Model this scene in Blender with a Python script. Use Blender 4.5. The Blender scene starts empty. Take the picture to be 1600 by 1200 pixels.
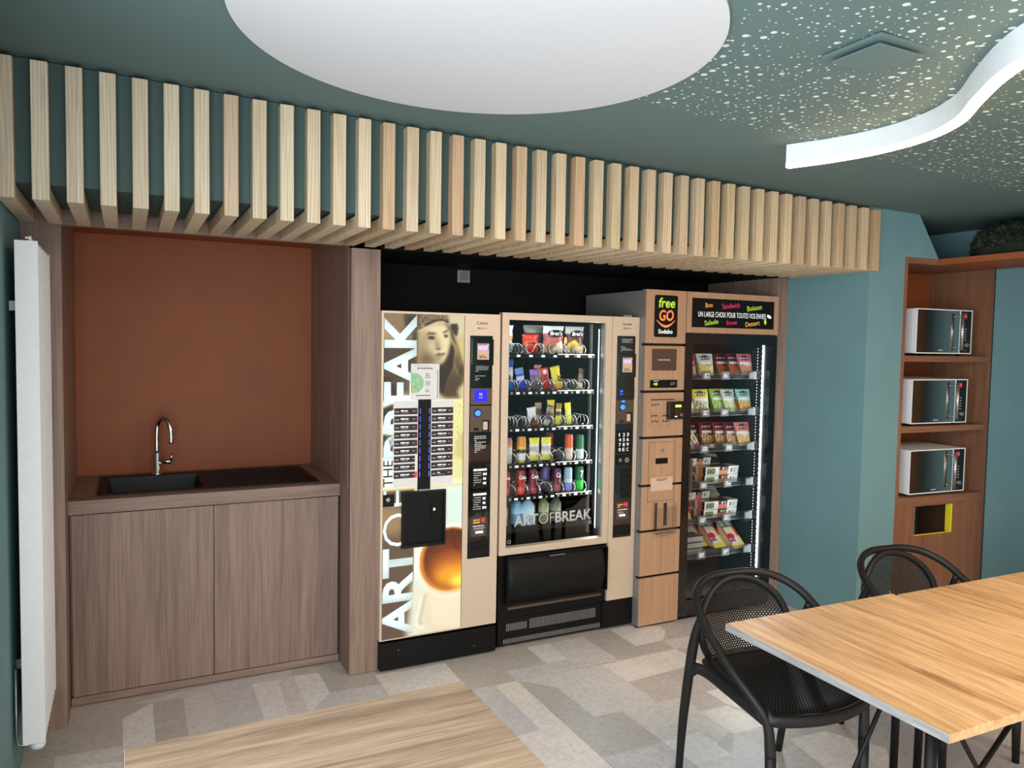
import bpy, bmesh, math, random
import numpy as np
from mathutils import Vector, Matrix

random.seed(7)
RNG = np.random.RandomState(5)
S = bpy.context.scene
COL = S.collection
R = math.radians

# ---------------------------------------------------------------- camera
cam_data = bpy.data.cameras.new('camera')
cam = bpy.data.objects.new('camera', cam_data)
COL.objects.link(cam)
cam_data.sensor_fit = 'HORIZONTAL'
cam_data.sensor_width = 36.0
cam_data.lens = 36.0 * 1193.7 / 1600.0
cam_data.clip_start = 0.02
_y, _p, _r = 0.46830255, 0.05308932, 0.01687741
_f = Vector((math.sin(_y) * math.cos(_p), math.cos(_y) * math.cos(_p), -math.sin(_p)))
_rt = Vector((math.cos(_y), -math.sin(_y), 0.0))
_up = _rt.cross(_f)
_rt2 = _rt * math.cos(_r) + _up * math.sin(_r)
_up2 = -_rt * math.sin(_r) + _up * math.cos(_r)
_m = Matrix((_rt2, _up2, -_f)).transposed()
cam.matrix_world = Matrix.Translation((0, 0, 1.67)) @ _m.to_4x4()
S.camera = cam

# ---------------------------------------------------------------- world, exposure, window light
w = bpy.data.worlds.new('world')
S.world = w
w.use_nodes = True
w.node_tree.nodes['Background'].inputs[0].default_value = (0.62, 0.78, 1.0, 1)
w.node_tree.nodes['Background'].inputs[1].default_value = 0.25
S.view_settings.view_transform = 'Standard'
S.view_settings.look = 'None'
S.view_settings.gamma = 1.0
S.view_settings.use_curve_mapping = False
S.view_settings.exposure = 0.5


def area(name, loc, rot, sx, sy, power, color, spread=180):
    l = bpy.data.lights.new(name, 'AREA')
    l.shape = 'RECTANGLE'
    l.size, l.size_y = sx, sy
    l.energy = power
    l.color = color
    l.spread = R(spread)
    o = bpy.data.objects.new(name, l)
    COL.objects.link(o)
    o.location = loc
    o.rotation_euler = rot
    return o


# daylight entering through the two tall windows of the wall behind the camera
area('window_daylight', (0.75, -2.93, 1.25), (R(90), 0, 0), 1.9, 2.1, 42, (0.84, 0.93, 1.0))
area('window_daylight_second', (3.45, -2.93, 1.25), (R(90), 0, 0), 1.9, 2.1, 10, (0.90, 0.95, 1.0))
# daylight from the glazed side of the room at the left, behind the camera
area('side_window_daylight', (-0.36, 0.2, 1.3), (R(90), 0, R(-90)), 3.2, 2.0, 112, (0.80, 0.92, 1.0))
# added fill lights without fixtures, over the tables and behind the camera
area('overhead_fill', (3.3, 0.1, 2.46), (0, 0, 0), 1.3, 1.3, 66, (1.0, 0.77, 0.54))
area('overhead_fill_second', (0.6, 0.0, 2.52), (0, 0, 0), 1.2, 1.2, 22, (1.0, 0.93, 0.86))


def lamp(name, loc, power, color, radius=0.03):
    l = bpy.data.lights.new(name, 'POINT')
    l.energy = power
    l.color = color
    l.shadow_soft_size = radius
    o = bpy.data.objects.new(name, l)
    COL.objects.link(o)
    o.location = loc
    return o


# ---------------------------------------------------------------- materials
def s2l(c):
    return tuple((x / 255.0 / 12.92) if x / 255.0 <= 0.04045 else ((x / 255.0 + 0.055) / 1.055) ** 2.4 for x in c)


def rgb(c):
    return (*s2l(c), 1.0)


def newmat(name):
    m = bpy.data.materials.new(name)
    m.use_nodes = True
    nt = m.node_tree
    return m, nt, nt.nodes['Principled BSDF']


def N(nt, t, **kw):
    n = nt.nodes.new(t)
    for k, v in kw.items():
        setattr(n, k, v)
    return n


def plain(name, c, rough=0.5, metal=0.0, noise=0.04, nscale=30, bump=0.0, coat=0.0, emis=None, estr=0.0, spec=0.5):
    """a procedural material: a colour with a slight noise in tone and roughness"""
    m, nt, b = newmat(name)
    tc = N(nt, 'ShaderNodeTexCoord')
    ns = N(nt, 'ShaderNodeTexNoise')
    ns.inputs['Scale'].default_value = nscale
    ns.inputs['Detail'].default_value = 4
    nt.links.new(tc.outputs['Object'], ns.inputs['Vector'])
    rp = N(nt, 'ShaderNodeValToRGB')
    l = s2l(c)
    rp.color_ramp.elements[0].position = 0.3
    rp.color_ramp.elements[1].position = 0.7
    rp.color_ramp.elements[0].color = (*[x * (1 - noise * 2) for x in l], 1)
    rp.color_ramp.elements[1].color = (*[min(1, x * (1 + noise * 2)) for x in l], 1)
    nt.links.new(ns.outputs['Fac'], rp.inputs['Fac'])
    nt.links.new(rp.outputs['Color'], b.inputs['Base Color'])
    b.inputs['Roughness'].default_value = rough
    b.inputs['Metallic'].default_value = metal
    b.inputs['Specular IOR Level'].default_value = spec
    b.inputs['Coat Weight'].default_value = coat
    if bump:
        bp = N(nt, 'ShaderNodeBump')
        bp.inputs['Strength'].default_value = bump
        bp.inputs['Distance'].default_value = 0.002
        nt.links.new(ns.outputs['Fac'], bp.inputs['Height'])
        nt.links.new(bp.outputs['Normal'], b.inputs['Normal'])
    if emis:
        b.inputs['Emission Color'].default_value = rgb(emis)
        b.inputs['Emission Strength'].default_value = estr
    return m


def wood(name, c1, c2, axis='z', freq=22, stretch=0.9, rough=0.5, contrast=1.0, dark=None, tint=False, ring=0.0):
    m, nt, b = newmat(name)
    tc = N(nt, 'ShaderNodeTexCoord')
    oi = N(nt, 'ShaderNodeObjectInfo')
    off = N(nt, 'ShaderNodeVectorMath', operation='MULTIPLY')
    comb = N(nt, 'ShaderNodeCombineXYZ')
    for i in range(3):
        nt.links.new(oi.outputs['Random'], comb.inputs[i])
    off.inputs[1].default_value = (7.3, 3.1, 5.7)
    nt.links.new(comb.outputs[0], off.inputs[0])
    add = N(nt, 'ShaderNodeVectorMath', operation='ADD')
    nt.links.new(tc.outputs['Object'], add.inputs[0])
    nt.links.new(off.outputs[0], add.inputs[1])
    mp = N(nt, 'ShaderNodeMapping')
    sc = [freq, freq, freq]
    sc['xyz'.index(axis)] = stretch
    mp.inputs['Scale'].default_value = sc
    nt.links.new(add.outputs[0], mp.inputs['Vector'])
    n1 = N(nt, 'ShaderNodeTexNoise')
    n1.inputs['Scale'].default_value = 1.0
    n1.inputs['Detail'].default_value = 5
    n1.inputs['Roughness'].default_value = 0.62
    n1.inputs['Distortion'].default_value = 0.9
    nt.links.new(mp.outputs[0], n1.inputs['Vector'])
    mp2 = N(nt, 'ShaderNodeMapping')
    sc2 = [freq * 9] * 3
    sc2['xyz'.index(axis)] = stretch * 5
    mp2.inputs['Scale'].default_value = sc2
    nt.links.new(add.outputs[0], mp2.inputs['Vector'])
    n2 = N(nt, 'ShaderNodeTexNoise')
    n2.inputs['Scale'].default_value = 1.0
    n2.inputs['Detail'].default_value = 3
    nt.links.new(mp2.outputs[0], n2.inputs['Vector'])
    rp = N(nt, 'ShaderNodeValToRGB')
    e = rp.color_ramp.elements
    e[0].position = 0.5 - 0.18 / contrast
    e[1].position = 0.5 + 0.18 / contrast
    e[0].color = rgb(c1)
    e[1].color = rgb(c2)
    if dark:
        d = e.new(0.5 - 0.27 / contrast)
        d.color = rgb(dark)
    nt.links.new(n1.outputs['Fac'], rp.inputs['Fac'])
    rp2 = N(nt, 'ShaderNodeValToRGB')
    rp2.color_ramp.elements[0].position = 0.36
    rp2.color_ramp.elements[1].position = 0.56
    rp2.color_ramp.elements[0].color = (0.74, 0.71, 0.68, 1)
    rp2.color_ramp.elements[1].color = (1, 1, 1, 1)
    nt.links.new(n2.outputs['Fac'], rp2.inputs['Fac'])
    mx = N(nt, 'ShaderNodeMix', data_type='RGBA', blend_type='MULTIPLY')
    mx.inputs[0].default_value = 0.75
    nt.links.new(rp.outputs[0], mx.inputs[6])
    nt.links.new(rp2.outputs[0], mx.inputs[7])
    out = mx.outputs[2]
    if ring:
        wv = N(nt, 'ShaderNodeTexWave', wave_type='BANDS', bands_direction='X' if axis != 'x' else 'Y')
        wv.inputs['Scale'].default_value = ring
        wv.inputs['Distortion'].default_value = 9
        wv.inputs['Detail'].default_value = 2
        wv.inputs['Detail Scale'].default_value = 0.8
        mp3 = N(nt, 'ShaderNodeMapping')
        s3 = [1.0, 1.0, 1.0]
        s3['xyz'.index(axis)] = 0.12
        mp3.inputs['Scale'].default_value = s3
        nt.links.new(add.outputs[0], mp3.inputs['Vector'])
        nt.links.new(mp3.outputs[0], wv.inputs['Vector'])
        rp3 = N(nt, 'ShaderNodeValToRGB')
        rp3.color_ramp.elements[0].color = (0.80, 0.74, 0.68, 1)
        rp3.color_ramp.elements[1].color = (1, 1, 1, 1)
        rp3.color_ramp.elements[1].position = 0.55
        nt.links.new(wv.outputs['Fac'], rp3.inputs['Fac'])
        m3 = N(nt, 'ShaderNodeMix', data_type='RGBA', blend_type='MULTIPLY')
        m3.inputs[0].default_value = 0.7
        nt.links.new(out, m3.inputs[6])
        nt.links.new(rp3.outputs[0], m3.inputs[7])
        out = m3.outputs[2]
    if tint:
        m2 = N(nt, 'ShaderNodeMix', data_type='RGBA', blend_type='MULTIPLY')
        m2.inputs[0].default_value = 1.0
        nt.links.new(out, m2.inputs[6])
        nt.links.new(oi.outputs['Color'], m2.inputs[7])
        out = m2.outputs[2]
    nt.links.new(out, b.inputs['Base Color'])
    b.inputs['Roughness'].default_value = rough
    bp = N(nt, 'ShaderNodeBump')
    bp.inputs['Strength'].default_value = 0.12
    bp.inputs['Distance'].default_value = 0.001
    nt.links.new(n2.outputs['Fac'], bp.inputs['Height'])
    nt.links.new(bp.outputs['Normal'], b.inputs['Normal'])
    return m


def emit(name, c, strength):
    m, nt, b = newmat(name)
    b.inputs['Base Color'].default_value = rgb(c)
    b.inputs['Emission Color'].default_value = rgb(c)
    b.inputs['Emission Strength'].default_value = strength
    return m


def printed(name, emission=0.0, rough=0.45, coat=0.0):
    """flat artwork: the printed colours are carried by the mesh's colour attribute"""
    m, nt, b = newmat(name)
    a = N(nt, 'ShaderNodeAttribute', attribute_name='Col')
    nt.links.new(a.outputs['Color'], b.inputs['Base Color'])
    b.inputs['Roughness'].default_value = rough
    b.inputs['Coat Weight'].default_value = coat
    if emission:
        nt.links.new(a.outputs['Color'], b.inputs['Emission Color'])
        b.inputs['Emission Strength'].default_value = emission
    return m


def glass(name, tint=(1, 1, 1), gloss=0.06, rough=0.0):
    m = bpy.data.materials.new(name)
    m.use_nodes = True
    nt = m.node_tree
    nt.nodes.clear()
    o = N(nt, 'ShaderNodeOutputMaterial')
    t = N(nt, 'ShaderNodeBsdfTransparent')
    t.inputs[0].default_value = (*tint, 1)
    g = N(nt, 'ShaderNodeBsdfGlossy')
    g.inputs['Roughness'].default_value = rough
    lw = N(nt, 'ShaderNodeLayerWeight')
    lw.inputs['Blend'].default_value = 0.5
    pw = N(nt, 'ShaderNodeMath', operation='POWER')
    pw.inputs[1].default_value = 5.0
    nt.links.new(lw.outputs['Facing'], pw.inputs[0])
    mt = N(nt, 'ShaderNodeMath', operation='MULTIPLY_ADD')
    mt.inputs[1].default_value = 0.9
    mt.inputs[2].default_value = gloss
    nt.links.new(pw.outputs[0], mt.inputs[0])
    mx = N(nt, 'ShaderNodeMixShader')
    nt.links.new(mt.outputs[0], mx.inputs[0])
    nt.links.new(t.outputs[0], mx.inputs[1])
    nt.links.new(g.outputs[0], mx.inputs[2])
    nt.links.new(mx.outputs[0], o.inputs[0])
    return m


def perforated(name, base, pitch=0.013, rad=0.0042, rough=0.45, through=True):
    """plastic pierced by a staggered grid of round holes (UV in metres)"""
    m, nt, b = newmat(name)
    b.inputs['Base Color'].default_value = rgb(base)
    b.inputs['Roughness'].default_value = rough
    uv = N(nt, 'ShaderNodeUVMap', uv_map='UVMap')
    masks = []
    for k in (0.0, 0.5):
        mp = N(nt, 'ShaderNodeMapping')
        mp.inputs['Scale'].default_value = (1 / pitch, 1 / (pitch * 1.4), 1)
        mp.inputs['Location'].default_value = (k, k, 0)
        nt.links.new(uv.outputs[0], mp.inputs['Vector'])
        fr = N(nt, 'ShaderNodeVectorMath', operation='FRACTION')
        nt.links.new(mp.outputs[0], fr.inputs[0])
        sb = N(nt, 'ShaderNodeVectorMath', operation='SUBTRACT')
        sb.inputs[1].default_value = (0.5, 0.5, 0)
        nt.links.new(fr.outputs[0], sb.inputs[0])
        ml = N(nt, 'ShaderNodeVectorMath', operation='MULTIPLY')
        ml.inputs[1].default_value = (pitch, pitch * 1.4, 0)
        nt.links.new(sb.outputs[0], ml.inputs[0])
        ln = N(nt, 'ShaderNodeVectorMath', operation='LENGTH')
        nt.links.new(ml.outputs[0], ln.inputs[0])
        lt = N(nt, 'ShaderNodeMath', operation='LESS_THAN')
        lt.inputs[1].default_value = rad
        nt.links.new(ln.outputs['Value'], lt.inputs[0])
        masks.append(lt)
    mx = N(nt, 'ShaderNodeMath', operation='MAXIMUM')
    nt.links.new(masks[0].outputs[0], mx.inputs[0])
    nt.links.new(masks[1].outputs[0], mx.inputs[1])
    b.inputs['Specular IOR Level'].default_value = 0.35
    if not through:
        # blind dimples moulded into the thick seat
        mc = N(nt, 'ShaderNodeMix', data_type='RGBA')
        mc.inputs[6].default_value = rgb(base)
        mc.inputs[7].default_value = (0.0008, 0.0008, 0.0008, 1)
        nt.links.new(mx.outputs[0], mc.inputs[0])
        nt.links.new(mc.outputs[2], b.inputs['Base Color'])
        inv = N(nt, 'ShaderNodeMath', operation='MULTIPLY_ADD')
        inv.inputs[1].default_value = -0.35
        inv.inputs[2].default_value = 0.35
        nt.links.new(mx.outputs[0], inv.inputs[0])
        nt.links.new(inv.outputs[0], b.inputs['Specular IOR Level'])
        return m
    tr = N(nt, 'ShaderNodeBsdfTransparent')
    ms = N(nt, 'ShaderNodeMixShader')
    nt.links.new(mx.outputs[0], ms.inputs[0])
    nt.links.new(b.outputs[0], ms.inputs[1])
    nt.links.new(tr.outputs[0], ms.inputs[2])
    nt.links.new(ms.outputs[0], nt.nodes['Material Output'].inputs[0])
    return m


def ceiling_mat(name, base, hole, perforate=True):
    m, nt, b = newmat(name)
    tc = N(nt, 'ShaderNodeTexCoord')
    b.inputs['Roughness'].default_value = 0.85
    if not perforate:
        b.inputs['Base Color'].default_value = rgb(base)
        return m
    flat = N(nt, 'ShaderNodeVectorMath', operation='MULTIPLY')
    flat.inputs[1].default_value = (1, 1, 0)
    nt.links.new(tc.outputs['Object'], flat.inputs[0])
    outs = []
    for sc, r0, r1, thr in ((20.0, 0.0, 0.22, 0.0), (33.0, 0.0, 0.18, 0.0)):
        vo = N(nt, 'ShaderNodeTexVoronoi', voronoi_dimensions='2D', feature='F1')
        vo.inputs['Scale'].default_value = sc
        vo.inputs['Randomness'].default_value = 0.6
        nt.links.new(flat.outputs[0], vo.inputs['Vector'])
        sp = N(nt, 'ShaderNodeSeparateColor')
        nt.links.new(vo.outputs['Color'], sp.inputs[0])
        pw = N(nt, 'ShaderNodeMath', operation='POWER')
        pw.inputs[1].default_value = 1.6
        nt.links.new(sp.outputs[0], pw.inputs[0])
        mr = N(nt, 'ShaderNodeMath', operation='MULTIPLY')
        mr.inputs[1].default_value = r1
        nt.links.new(pw.outputs[0], mr.inputs[0])
        lt = N(nt, 'ShaderNodeMath', operation='LESS_THAN')
        nt.links.new(vo.outputs['Distance'], lt.inputs[0])
        nt.links.new(mr.outputs[0], lt.inputs[1])
        outs.append(lt)
    mxm = N(nt, 'ShaderNodeMath', operation='MAXIMUM')
    nt.links.new(outs[0].outputs[0], mxm.inputs[0])
    nt.links.new(outs[1].outputs[0], mxm.inputs[1])
    mx = N(nt, 'ShaderNodeMix', data_type='RGBA')
    mx.inputs[6].default_value = rgb(base)
    mx.inputs[7].default_value = rgb(hole)
    nt.links.new(mxm.outputs[0], mx.inputs[0])
    nt.links.new(mx.outputs[2], b.inputs['Base Color'])
    return m


M = {}
M['teal'] = plain('teal_paint', (108, 144, 149), 0.75, noise=0.02, nscale=4)
M['ceil'] = ceiling_mat('ceiling_paint', (90, 111, 109), None, False)
M['ceilperf'] = ceiling_mat('perforated_ceiling', (90, 111, 109), (206, 217, 211), True)
M['backing'] = plain('shaded_teal_board', (66, 86, 82), 0.75, noise=0.02, nscale=4)  # teal darkened: shade behind the slats put into the colour
M['darkwall'] = plain('black_green_paint', (6, 8, 7), 0.7, noise=0.03, spec=0.2)
M['white'] = plain('white_paint', (235, 236, 238), 0.5, noise=0.01)
M['radiator'] = plain('white_enamel', (246, 246, 248), 0.35, noise=0.01)
M['walnut'] = wood('walnut_laminate', (122, 98, 86), (162, 134, 118), 'z', 16, 0.8, 0.5, 0.8)
M['walnut_x'] = wood('walnut_laminate_across', (122, 98, 86), (160, 132, 116), 'x', 16, 0.8, 0.5, 0.8)
M['orange'] = plain('terracotta_laminate', (150, 78, 38), 0.6, noise=0.02, nscale=6)
M['oak'] = wood('oak_laminate', (178, 136, 104), (196, 154, 120), 'z', 40, 0.6, 0.5, 0.7)
M['cabwood'] = wood('brown_oak_laminate', (122, 82, 60), (148, 104, 78), 'z', 18, 0.8, 0.5, 0.8)
M['cabwood_x'] = wood('brown_oak_laminate_across', (122, 82, 60), (148, 104, 78), 'x', 18, 0.8, 0.5, 0.8)
M['ash'] = wood('ash_wood', (210, 190, 162), (230, 214, 190), 'z', 20, 0.7, 0.55, 0.9, tint=True, ring=26)
M['ash_y'] = wood('ash_wood_run', (214, 186, 150), (234, 212, 182), 'y', 20, 0.7, 0.55, 0.9, tint=True)
M['table_y'] = wood('golden_oak_top', (176, 134, 92), (214, 175, 130), 'y', 24, 1.6, 0.45, 1.35, dark=(146, 104, 68))
M['table_x'] = wood('weathered_oak_top', (132, 108, 88), (168, 143, 120), 'x', 24, 1.6, 0.45, 1.35, dark=(104, 84, 68))
M['edge_grey'] = wood('grey_table_edge', (118, 116, 114), (150, 148, 146), 'y', 60, 3, 0.6, 1.0)
M['chair'] = plain('black_plastic', (20, 17, 15), 0.5, noise=0.02, spec=0.35)
M['chairmesh'] = perforated('black_pierced_plastic', (26, 21, 17), 0.0125, 0.0025)
M['chairseat'] = perforated('black_pierced_seat', (32, 28, 26), 0.0125, 0.0030, 0.6, through=False)
M['black'] = plain('black_panel', (8, 7, 7), 0.5, noise=0.02, spec=0.25)
M['blackgloss'] = plain('black_gloss', (8, 8, 9), 0.12, noise=0.0, coat=0.5)
M['blackmatt'] = plain('black_matt', (12, 11, 10), 0.6, noise=0.02, spec=0.3)
M['interior'] = plain('dark_liner', (44, 52, 52), 0.6, noise=0.02)
M['softled'] = emit('soft_tube_glow', (215, 235, 235), 0.45)
M['strongled'] = emit('bright_led_strip', (235, 246, 255), 3.0)
M['sink'] = plain('black_composite', (6, 5, 5), 0.5, noise=0.1, nscale=300, spec=0.3)
M['champagne'] = plain('champagne_metal', (222, 198, 174), 0.45, metal=0.35, noise=0.01)
M['chrome'] = plain('chrome', (225, 225, 228), 0.08, metal=1.0, noise=0.0)
M['steel'] = plain('brushed_steel', (170, 168, 165), 0.32, metal=0.9, noise=0.03)
M['bronze'] = plain('brown_metal_plate', (104, 88, 76), 0.35, metal=0.6, noise=0.02)
M['greyside'] = plain('grey_side_panel', (134, 128, 124), 0.5, metal=0.2, noise=0.02)
M['mirror'] = plain('mirror_door', (215, 213, 210), 0.03, metal=1.0, noise=0.0)
M['glass'] = glass('cabinet_glass', (0.96, 0.97, 0.97), 0.025)
M['clear'] = glass('clear_plastic', (0.93, 0.93, 0.93), 0.04, 0.1)
M['printed'] = printed('printed_wrapper', 0, 0.35)
M['printmatt'] = printed('printed_sheet', 0, 0.6)
M['backlit'] = printed('backlit_print', 0.2, 0.4)
M['whitetext'] = plain('white_lettering', (225, 225, 225), 0.6, noise=0, emis=(225, 225, 225), estr=0.12)
M['greytext'] = plain('grey_lettering', (196, 190, 184), 0.6, noise=0)
M['darktext'] = plain('dark_lettering', (38, 34, 36), 0.6, noise=0)
M['lettersign'] = emit('glowing_white_letter', (222, 240, 240), 0.22)
M['led'] = emit('cool_led', (235, 246, 255), 14.0)
M['warmled'] = emit('warm_led_diffuser', (255, 214, 160), 14.0)
M['blueled'] = emit('blue_led', (70, 100, 255), 2.2)
M['bluescreen'] = emit('blue_screen', (16, 10, 235), 1.3)
M['bluebutton'] = emit('blue_button', (40, 110, 255), 1.6)
M['redled'] = emit('red_display', (255, 30, 50), 1.6)
M['lilac'] = emit('lilac_display', (176, 150, 240), 0.7)
M['limescreen'] = emit('lime_display', (190, 240, 90), 0.8)
M['paper'] = plain('white_paper', (226, 218, 214), 0.7, noise=0.01)
M['pink'] = plain('beige_sticker', (214, 178, 152), 0.6, noise=0.01)
M['brownscreen'] = plain('brown_screen', (84, 62, 52), 0.25, noise=0.02)
M['yellow'] = plain('yellow_rim', (236, 220, 40), 0.5, noise=0.01)
M['green'] = plain('lime_ink', (176, 214, 60), 0.6, noise=0, emis=(176, 214, 60), estr=0.25)
M['orangeink'] = plain('orange_ink', (240, 136, 72), 0.6, noise=0, emis=(240, 136, 72), estr=0.25)
M['amberink'] = plain('amber_ink', (230, 170, 70), 0.6, noise=0, emis=(230, 170, 70), estr=0.25)
M['pinkink'] = plain('pink_ink', (206, 44, 96), 0.6, noise=0, emis=(206, 44, 96), estr=0.25)
M['whiteink'] = plain('white_ink', (240, 240, 240), 0.6, noise=0, emis=(240, 240, 240), estr=0.3)
M['pricecard'] = plain('pale_blue_card', (168, 186, 200), 0.6, noise=0.02)
M['traygrey'] = plain('pale_grey_tray', (150, 146, 140), 0.5, noise=0.05)
M['moss'] = plain('preserved_moss', (28, 36, 16), 0.7, noise=0.3, nscale=30)
M['bulb'] = emit('warm_bulb', (255, 196, 110), 25.0)
M['disc'] = plain('white_acoustic_felt', (200, 199, 201), 0.9, noise=0.01, nscale=200, bump=0.1)
FT = [(228, 221, 218), (214, 205, 199), (206, 199, 198), (190, 181, 173), (197, 184, 176), (232, 219, 210)]
for i, c in enumerate(FT):
    M['floor%d' % i] = plain('vinyl_tile_%s' % 'abcdef'[i], c, 0.42, noise=0.06, nscale=55)


# ---------------------------------------------------------------- geometry helpers
def tag(o, label=None, cat=None, group=None, kind=None):
    if label:
        o['label'] = label
    if cat:
        o['category'] = cat
    if group:
        o['group'] = group
    if kind:
        o['kind'] = kind
    return o


def thing(name, loc, label, cat, group=None):
    o = bpy.data.objects.new(name, None)
    COL.objects.link(o)
    o.location = loc
    o.empty_display_size = 0.05
    return tag(o, label, cat, group)


def origin(o):
    v = Vector((0, 0, 0))
    while o is not None:
        v += o.location
        o = o.parent
    return v


class MB:
    def __init__(s):
        s.bm = bmesh.new()
        s.uv = None

    def box(s, x0, x1, y0, y1, z0, z1, bevel=0.0, mi=0):
        v = [s.bm.verts.new(p) for p in ((x0, y0, z0), (x1, y0, z0), (x1, y1, z0), (x0, y1, z0), (x0, y0, z1), (x1, y0, z1), (x1, y1, z1), (x0, y1, z1))]
        fs = [s.bm.faces.new([v[i] for i in f]) for f in ((0, 3, 2, 1), (4, 5, 6, 7), (0, 1, 5, 4), (1, 2, 6, 5), (2, 3, 7, 6), (3, 0, 4, 7))]
        for f in fs:
            f.material_index = mi
        if bevel:
            es = list({e for f in fs for e in f.edges})
            bmesh.ops.bevel(s.bm, geom=es, offset=bevel, segments=2, profile=0.6, affect='EDGES')
        return s

    def poly(s, pts, mi=0):
        f = s.bm.faces.new([s.bm.verts.new(p) for p in pts])
        f.material_index = mi
        return s

    def prism(s, pts, vec, mi=0):
        """closed prism: outline pts moved by vec"""
        vec = Vector(vec)
        a = [s.bm.verts.new(p) for p in pts]
        b = [s.bm.verts.new(Vector(p) + vec) for p in pts]
        n = len(a)
        fs = [s.bm.faces.new(a[::-1]), s.bm.faces.new(b)]
        for i in range(n):
            fs.append(s.bm.faces.new((a[i], a[(i + 1) % n], b[(i + 1) % n], b[i])))
        for f in fs:
            f.material_index = mi
        bmesh.ops.recalc_face_normals(s.bm, faces=fs)
        return s

    def tube(s, pts, r, seg=10, closed=False, cap=True, mi=0, up=None):
        pts = [Vector(p) for p in pts]
        n = len(pts)
        rs = r if isinstance(r, (list, tuple)) else [r] * n
        rings = []
        prev = None
        for i, p in enumerate(pts):
            if closed:
                t = (pts[(i + 1) % n] - pts[i - 1]).normalized()
            else:
                t = (pts[min(i + 1, n - 1)] - pts[max(i - 1, 0)]).normalized()
            if prev is None:
                ref = Vector(up) if up else (Vector((0, 0, 1)) if abs(t.z) < 0.9 else Vector((1, 0, 0)))
                u = t.cross(ref).normalized()
            else:
                u = (prev - t * prev.dot(t)).normalized()
            prev = u
            v = t.cross(u)
            rr = rs[i]
            ru, rv = rr if isinstance(rr, tuple) else (rr, rr)
            rings.append([s.bm.verts.new(p + u * math.cos(2 * math.pi * k / seg) * ru + v * math.sin(2 * math.pi * k / seg) * rv) for k in range(seg)])
        m = n if closed else n - 1
        for i in range(m):
            a, b = rings[i], rings[(i + 1) % n]
            for k in range(seg):
                f = s.bm.faces.new((a[k], a[(k + 1) % seg], b[(k + 1) % seg], b[k]))
                f.smooth = True
                f.material_index = mi
        if cap and not closed:
            s.bm.faces.new(rings[0][::-1]).material_index = mi
            s.bm.faces.new(rings[-1]).material_index = mi
        return s

    def lathe(s, c, prof, axis='z', seg=24, mi=0):
        """prof: list of (radius, height) along the axis from point c"""
        c = Vector(c)
        rings = []
        for r, h in prof:
            ring = []
            for k in range(seg):
                a = 2 * math.pi * k / seg
                if axis == 'z':
                    p = Vector((r * math.cos(a), r * math.sin(a), h))
                elif axis == 'y':
                    p = Vector((r * math.cos(a), h, r * math.sin(a)))
                else:
                    p = Vector((h, r * math.cos(a), r * math.sin(a)))
                ring.append(s.bm.verts.new(c + p))
            rings.append(ring)
        fs = []
        for i in range(len(rings) - 1):
            for k in range(seg):
                fs.append(s.bm.faces.new((rings[i][k], rings[i][(k + 1) % seg], rings[i + 1][(k + 1) % seg], rings[i + 1][k])))
        for f in fs:
            f.smooth = True
        fs.append(s.bm.faces.new(rings[0][::-1]))
        fs.append(s.bm.faces.new(rings[-1]))
        for f in fs:
            f.material_index = mi
        bmesh.ops.recalc_face_normals(s.bm, faces=fs)
        return s

    def grid(s, fn, nu, nv, mi=0, smooth=True, uvfn=None, colfn=None, flip=False):
        vs = [[s.bm.verts.new(fn(i / nu, j / nv)) for j in range(nv + 1)] for i in range(nu + 1)]
        uvl = s.bm.loops.layers.uv.get('UVMap') or (s.bm.loops.layers.uv.new('UVMap') if uvfn else None)
        cl = None
        if colfn:
            cl = s.bm.loops.layers.float_color.get('Col') or s.bm.loops.layers.float_color.new('Col')
        for i in range(nu):
            for j in range(nv):
                idx = [(i, j), (i + 1, j), (i + 1, j + 1), (i, j + 1)]
                if flip:
                    idx = idx[::-1]
                f = s.bm.faces.new([vs[a][b] for a, b in idx])
                f.smooth = smooth
                f.material_index = mi
                if uvfn:
                    for lp, (a, b) in zip(f.loops, idx):
                        lp[uvl].uv = uvfn(a / nu, b / nv)
                if colfn:
                    for lp, (a, b) in zip(f.loops, idx):
                        c = colfn(a / nu, b / nv)
                        lp[cl] = (*s2l(c), 1.0)
        return s

    def build(s, name, mats, parent=None, bevel=None):
        if not isinstance(mats, (list, tuple)):
            mats = [mats]
        off = origin(parent) if parent is not None else Vector((0, 0, 0))
        if parent is None:
            # a single-mesh thing gets its origin at its base
            xs = [v.co for v in s.bm.verts]
            if xs and getattr(s, 'rebase', True):
                lo = Vector([min(v[i] for v in xs) for i in range(3)])
                hi = Vector([max(v[i] for v in xs) for i in range(3)])
                off = Vector(((lo.x + hi.x) / 2, (lo.y + hi.y) / 2, lo.z))
        for v in s.bm.verts:
            v.co -= off
        me = bpy.data.meshes.new(name)
        s.bm.to_mesh(me)
        s.bm.free()
        for m in mats:
            me.materials.append(M[m] if isinstance(m, str) else m)
        o = bpy.data.objects.new(name, me)
        COL.objects.link(o)
        if parent is not None:
            o.parent = parent
        else:
            o.location = off
        if bevel:
            b = o.modifiers.new('bevel', 'BEVEL')
            b.width = bevel
            b.segments = 2
            b.limit_method = 'ANGLE'
        return o


def part(name, mat, parent, *boxes, bevel=0.0):
    m = MB()
    for b in boxes:
        m.box(*b, bevel=bevel)
    return m.build(name, mat, parent)


def struct(name, mat, *boxes):
    m = MB()
    for b in boxes:
        m.box(*b)
    o = m.build(name, mat)
    o['kind'] = 'structure'
    return o


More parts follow.
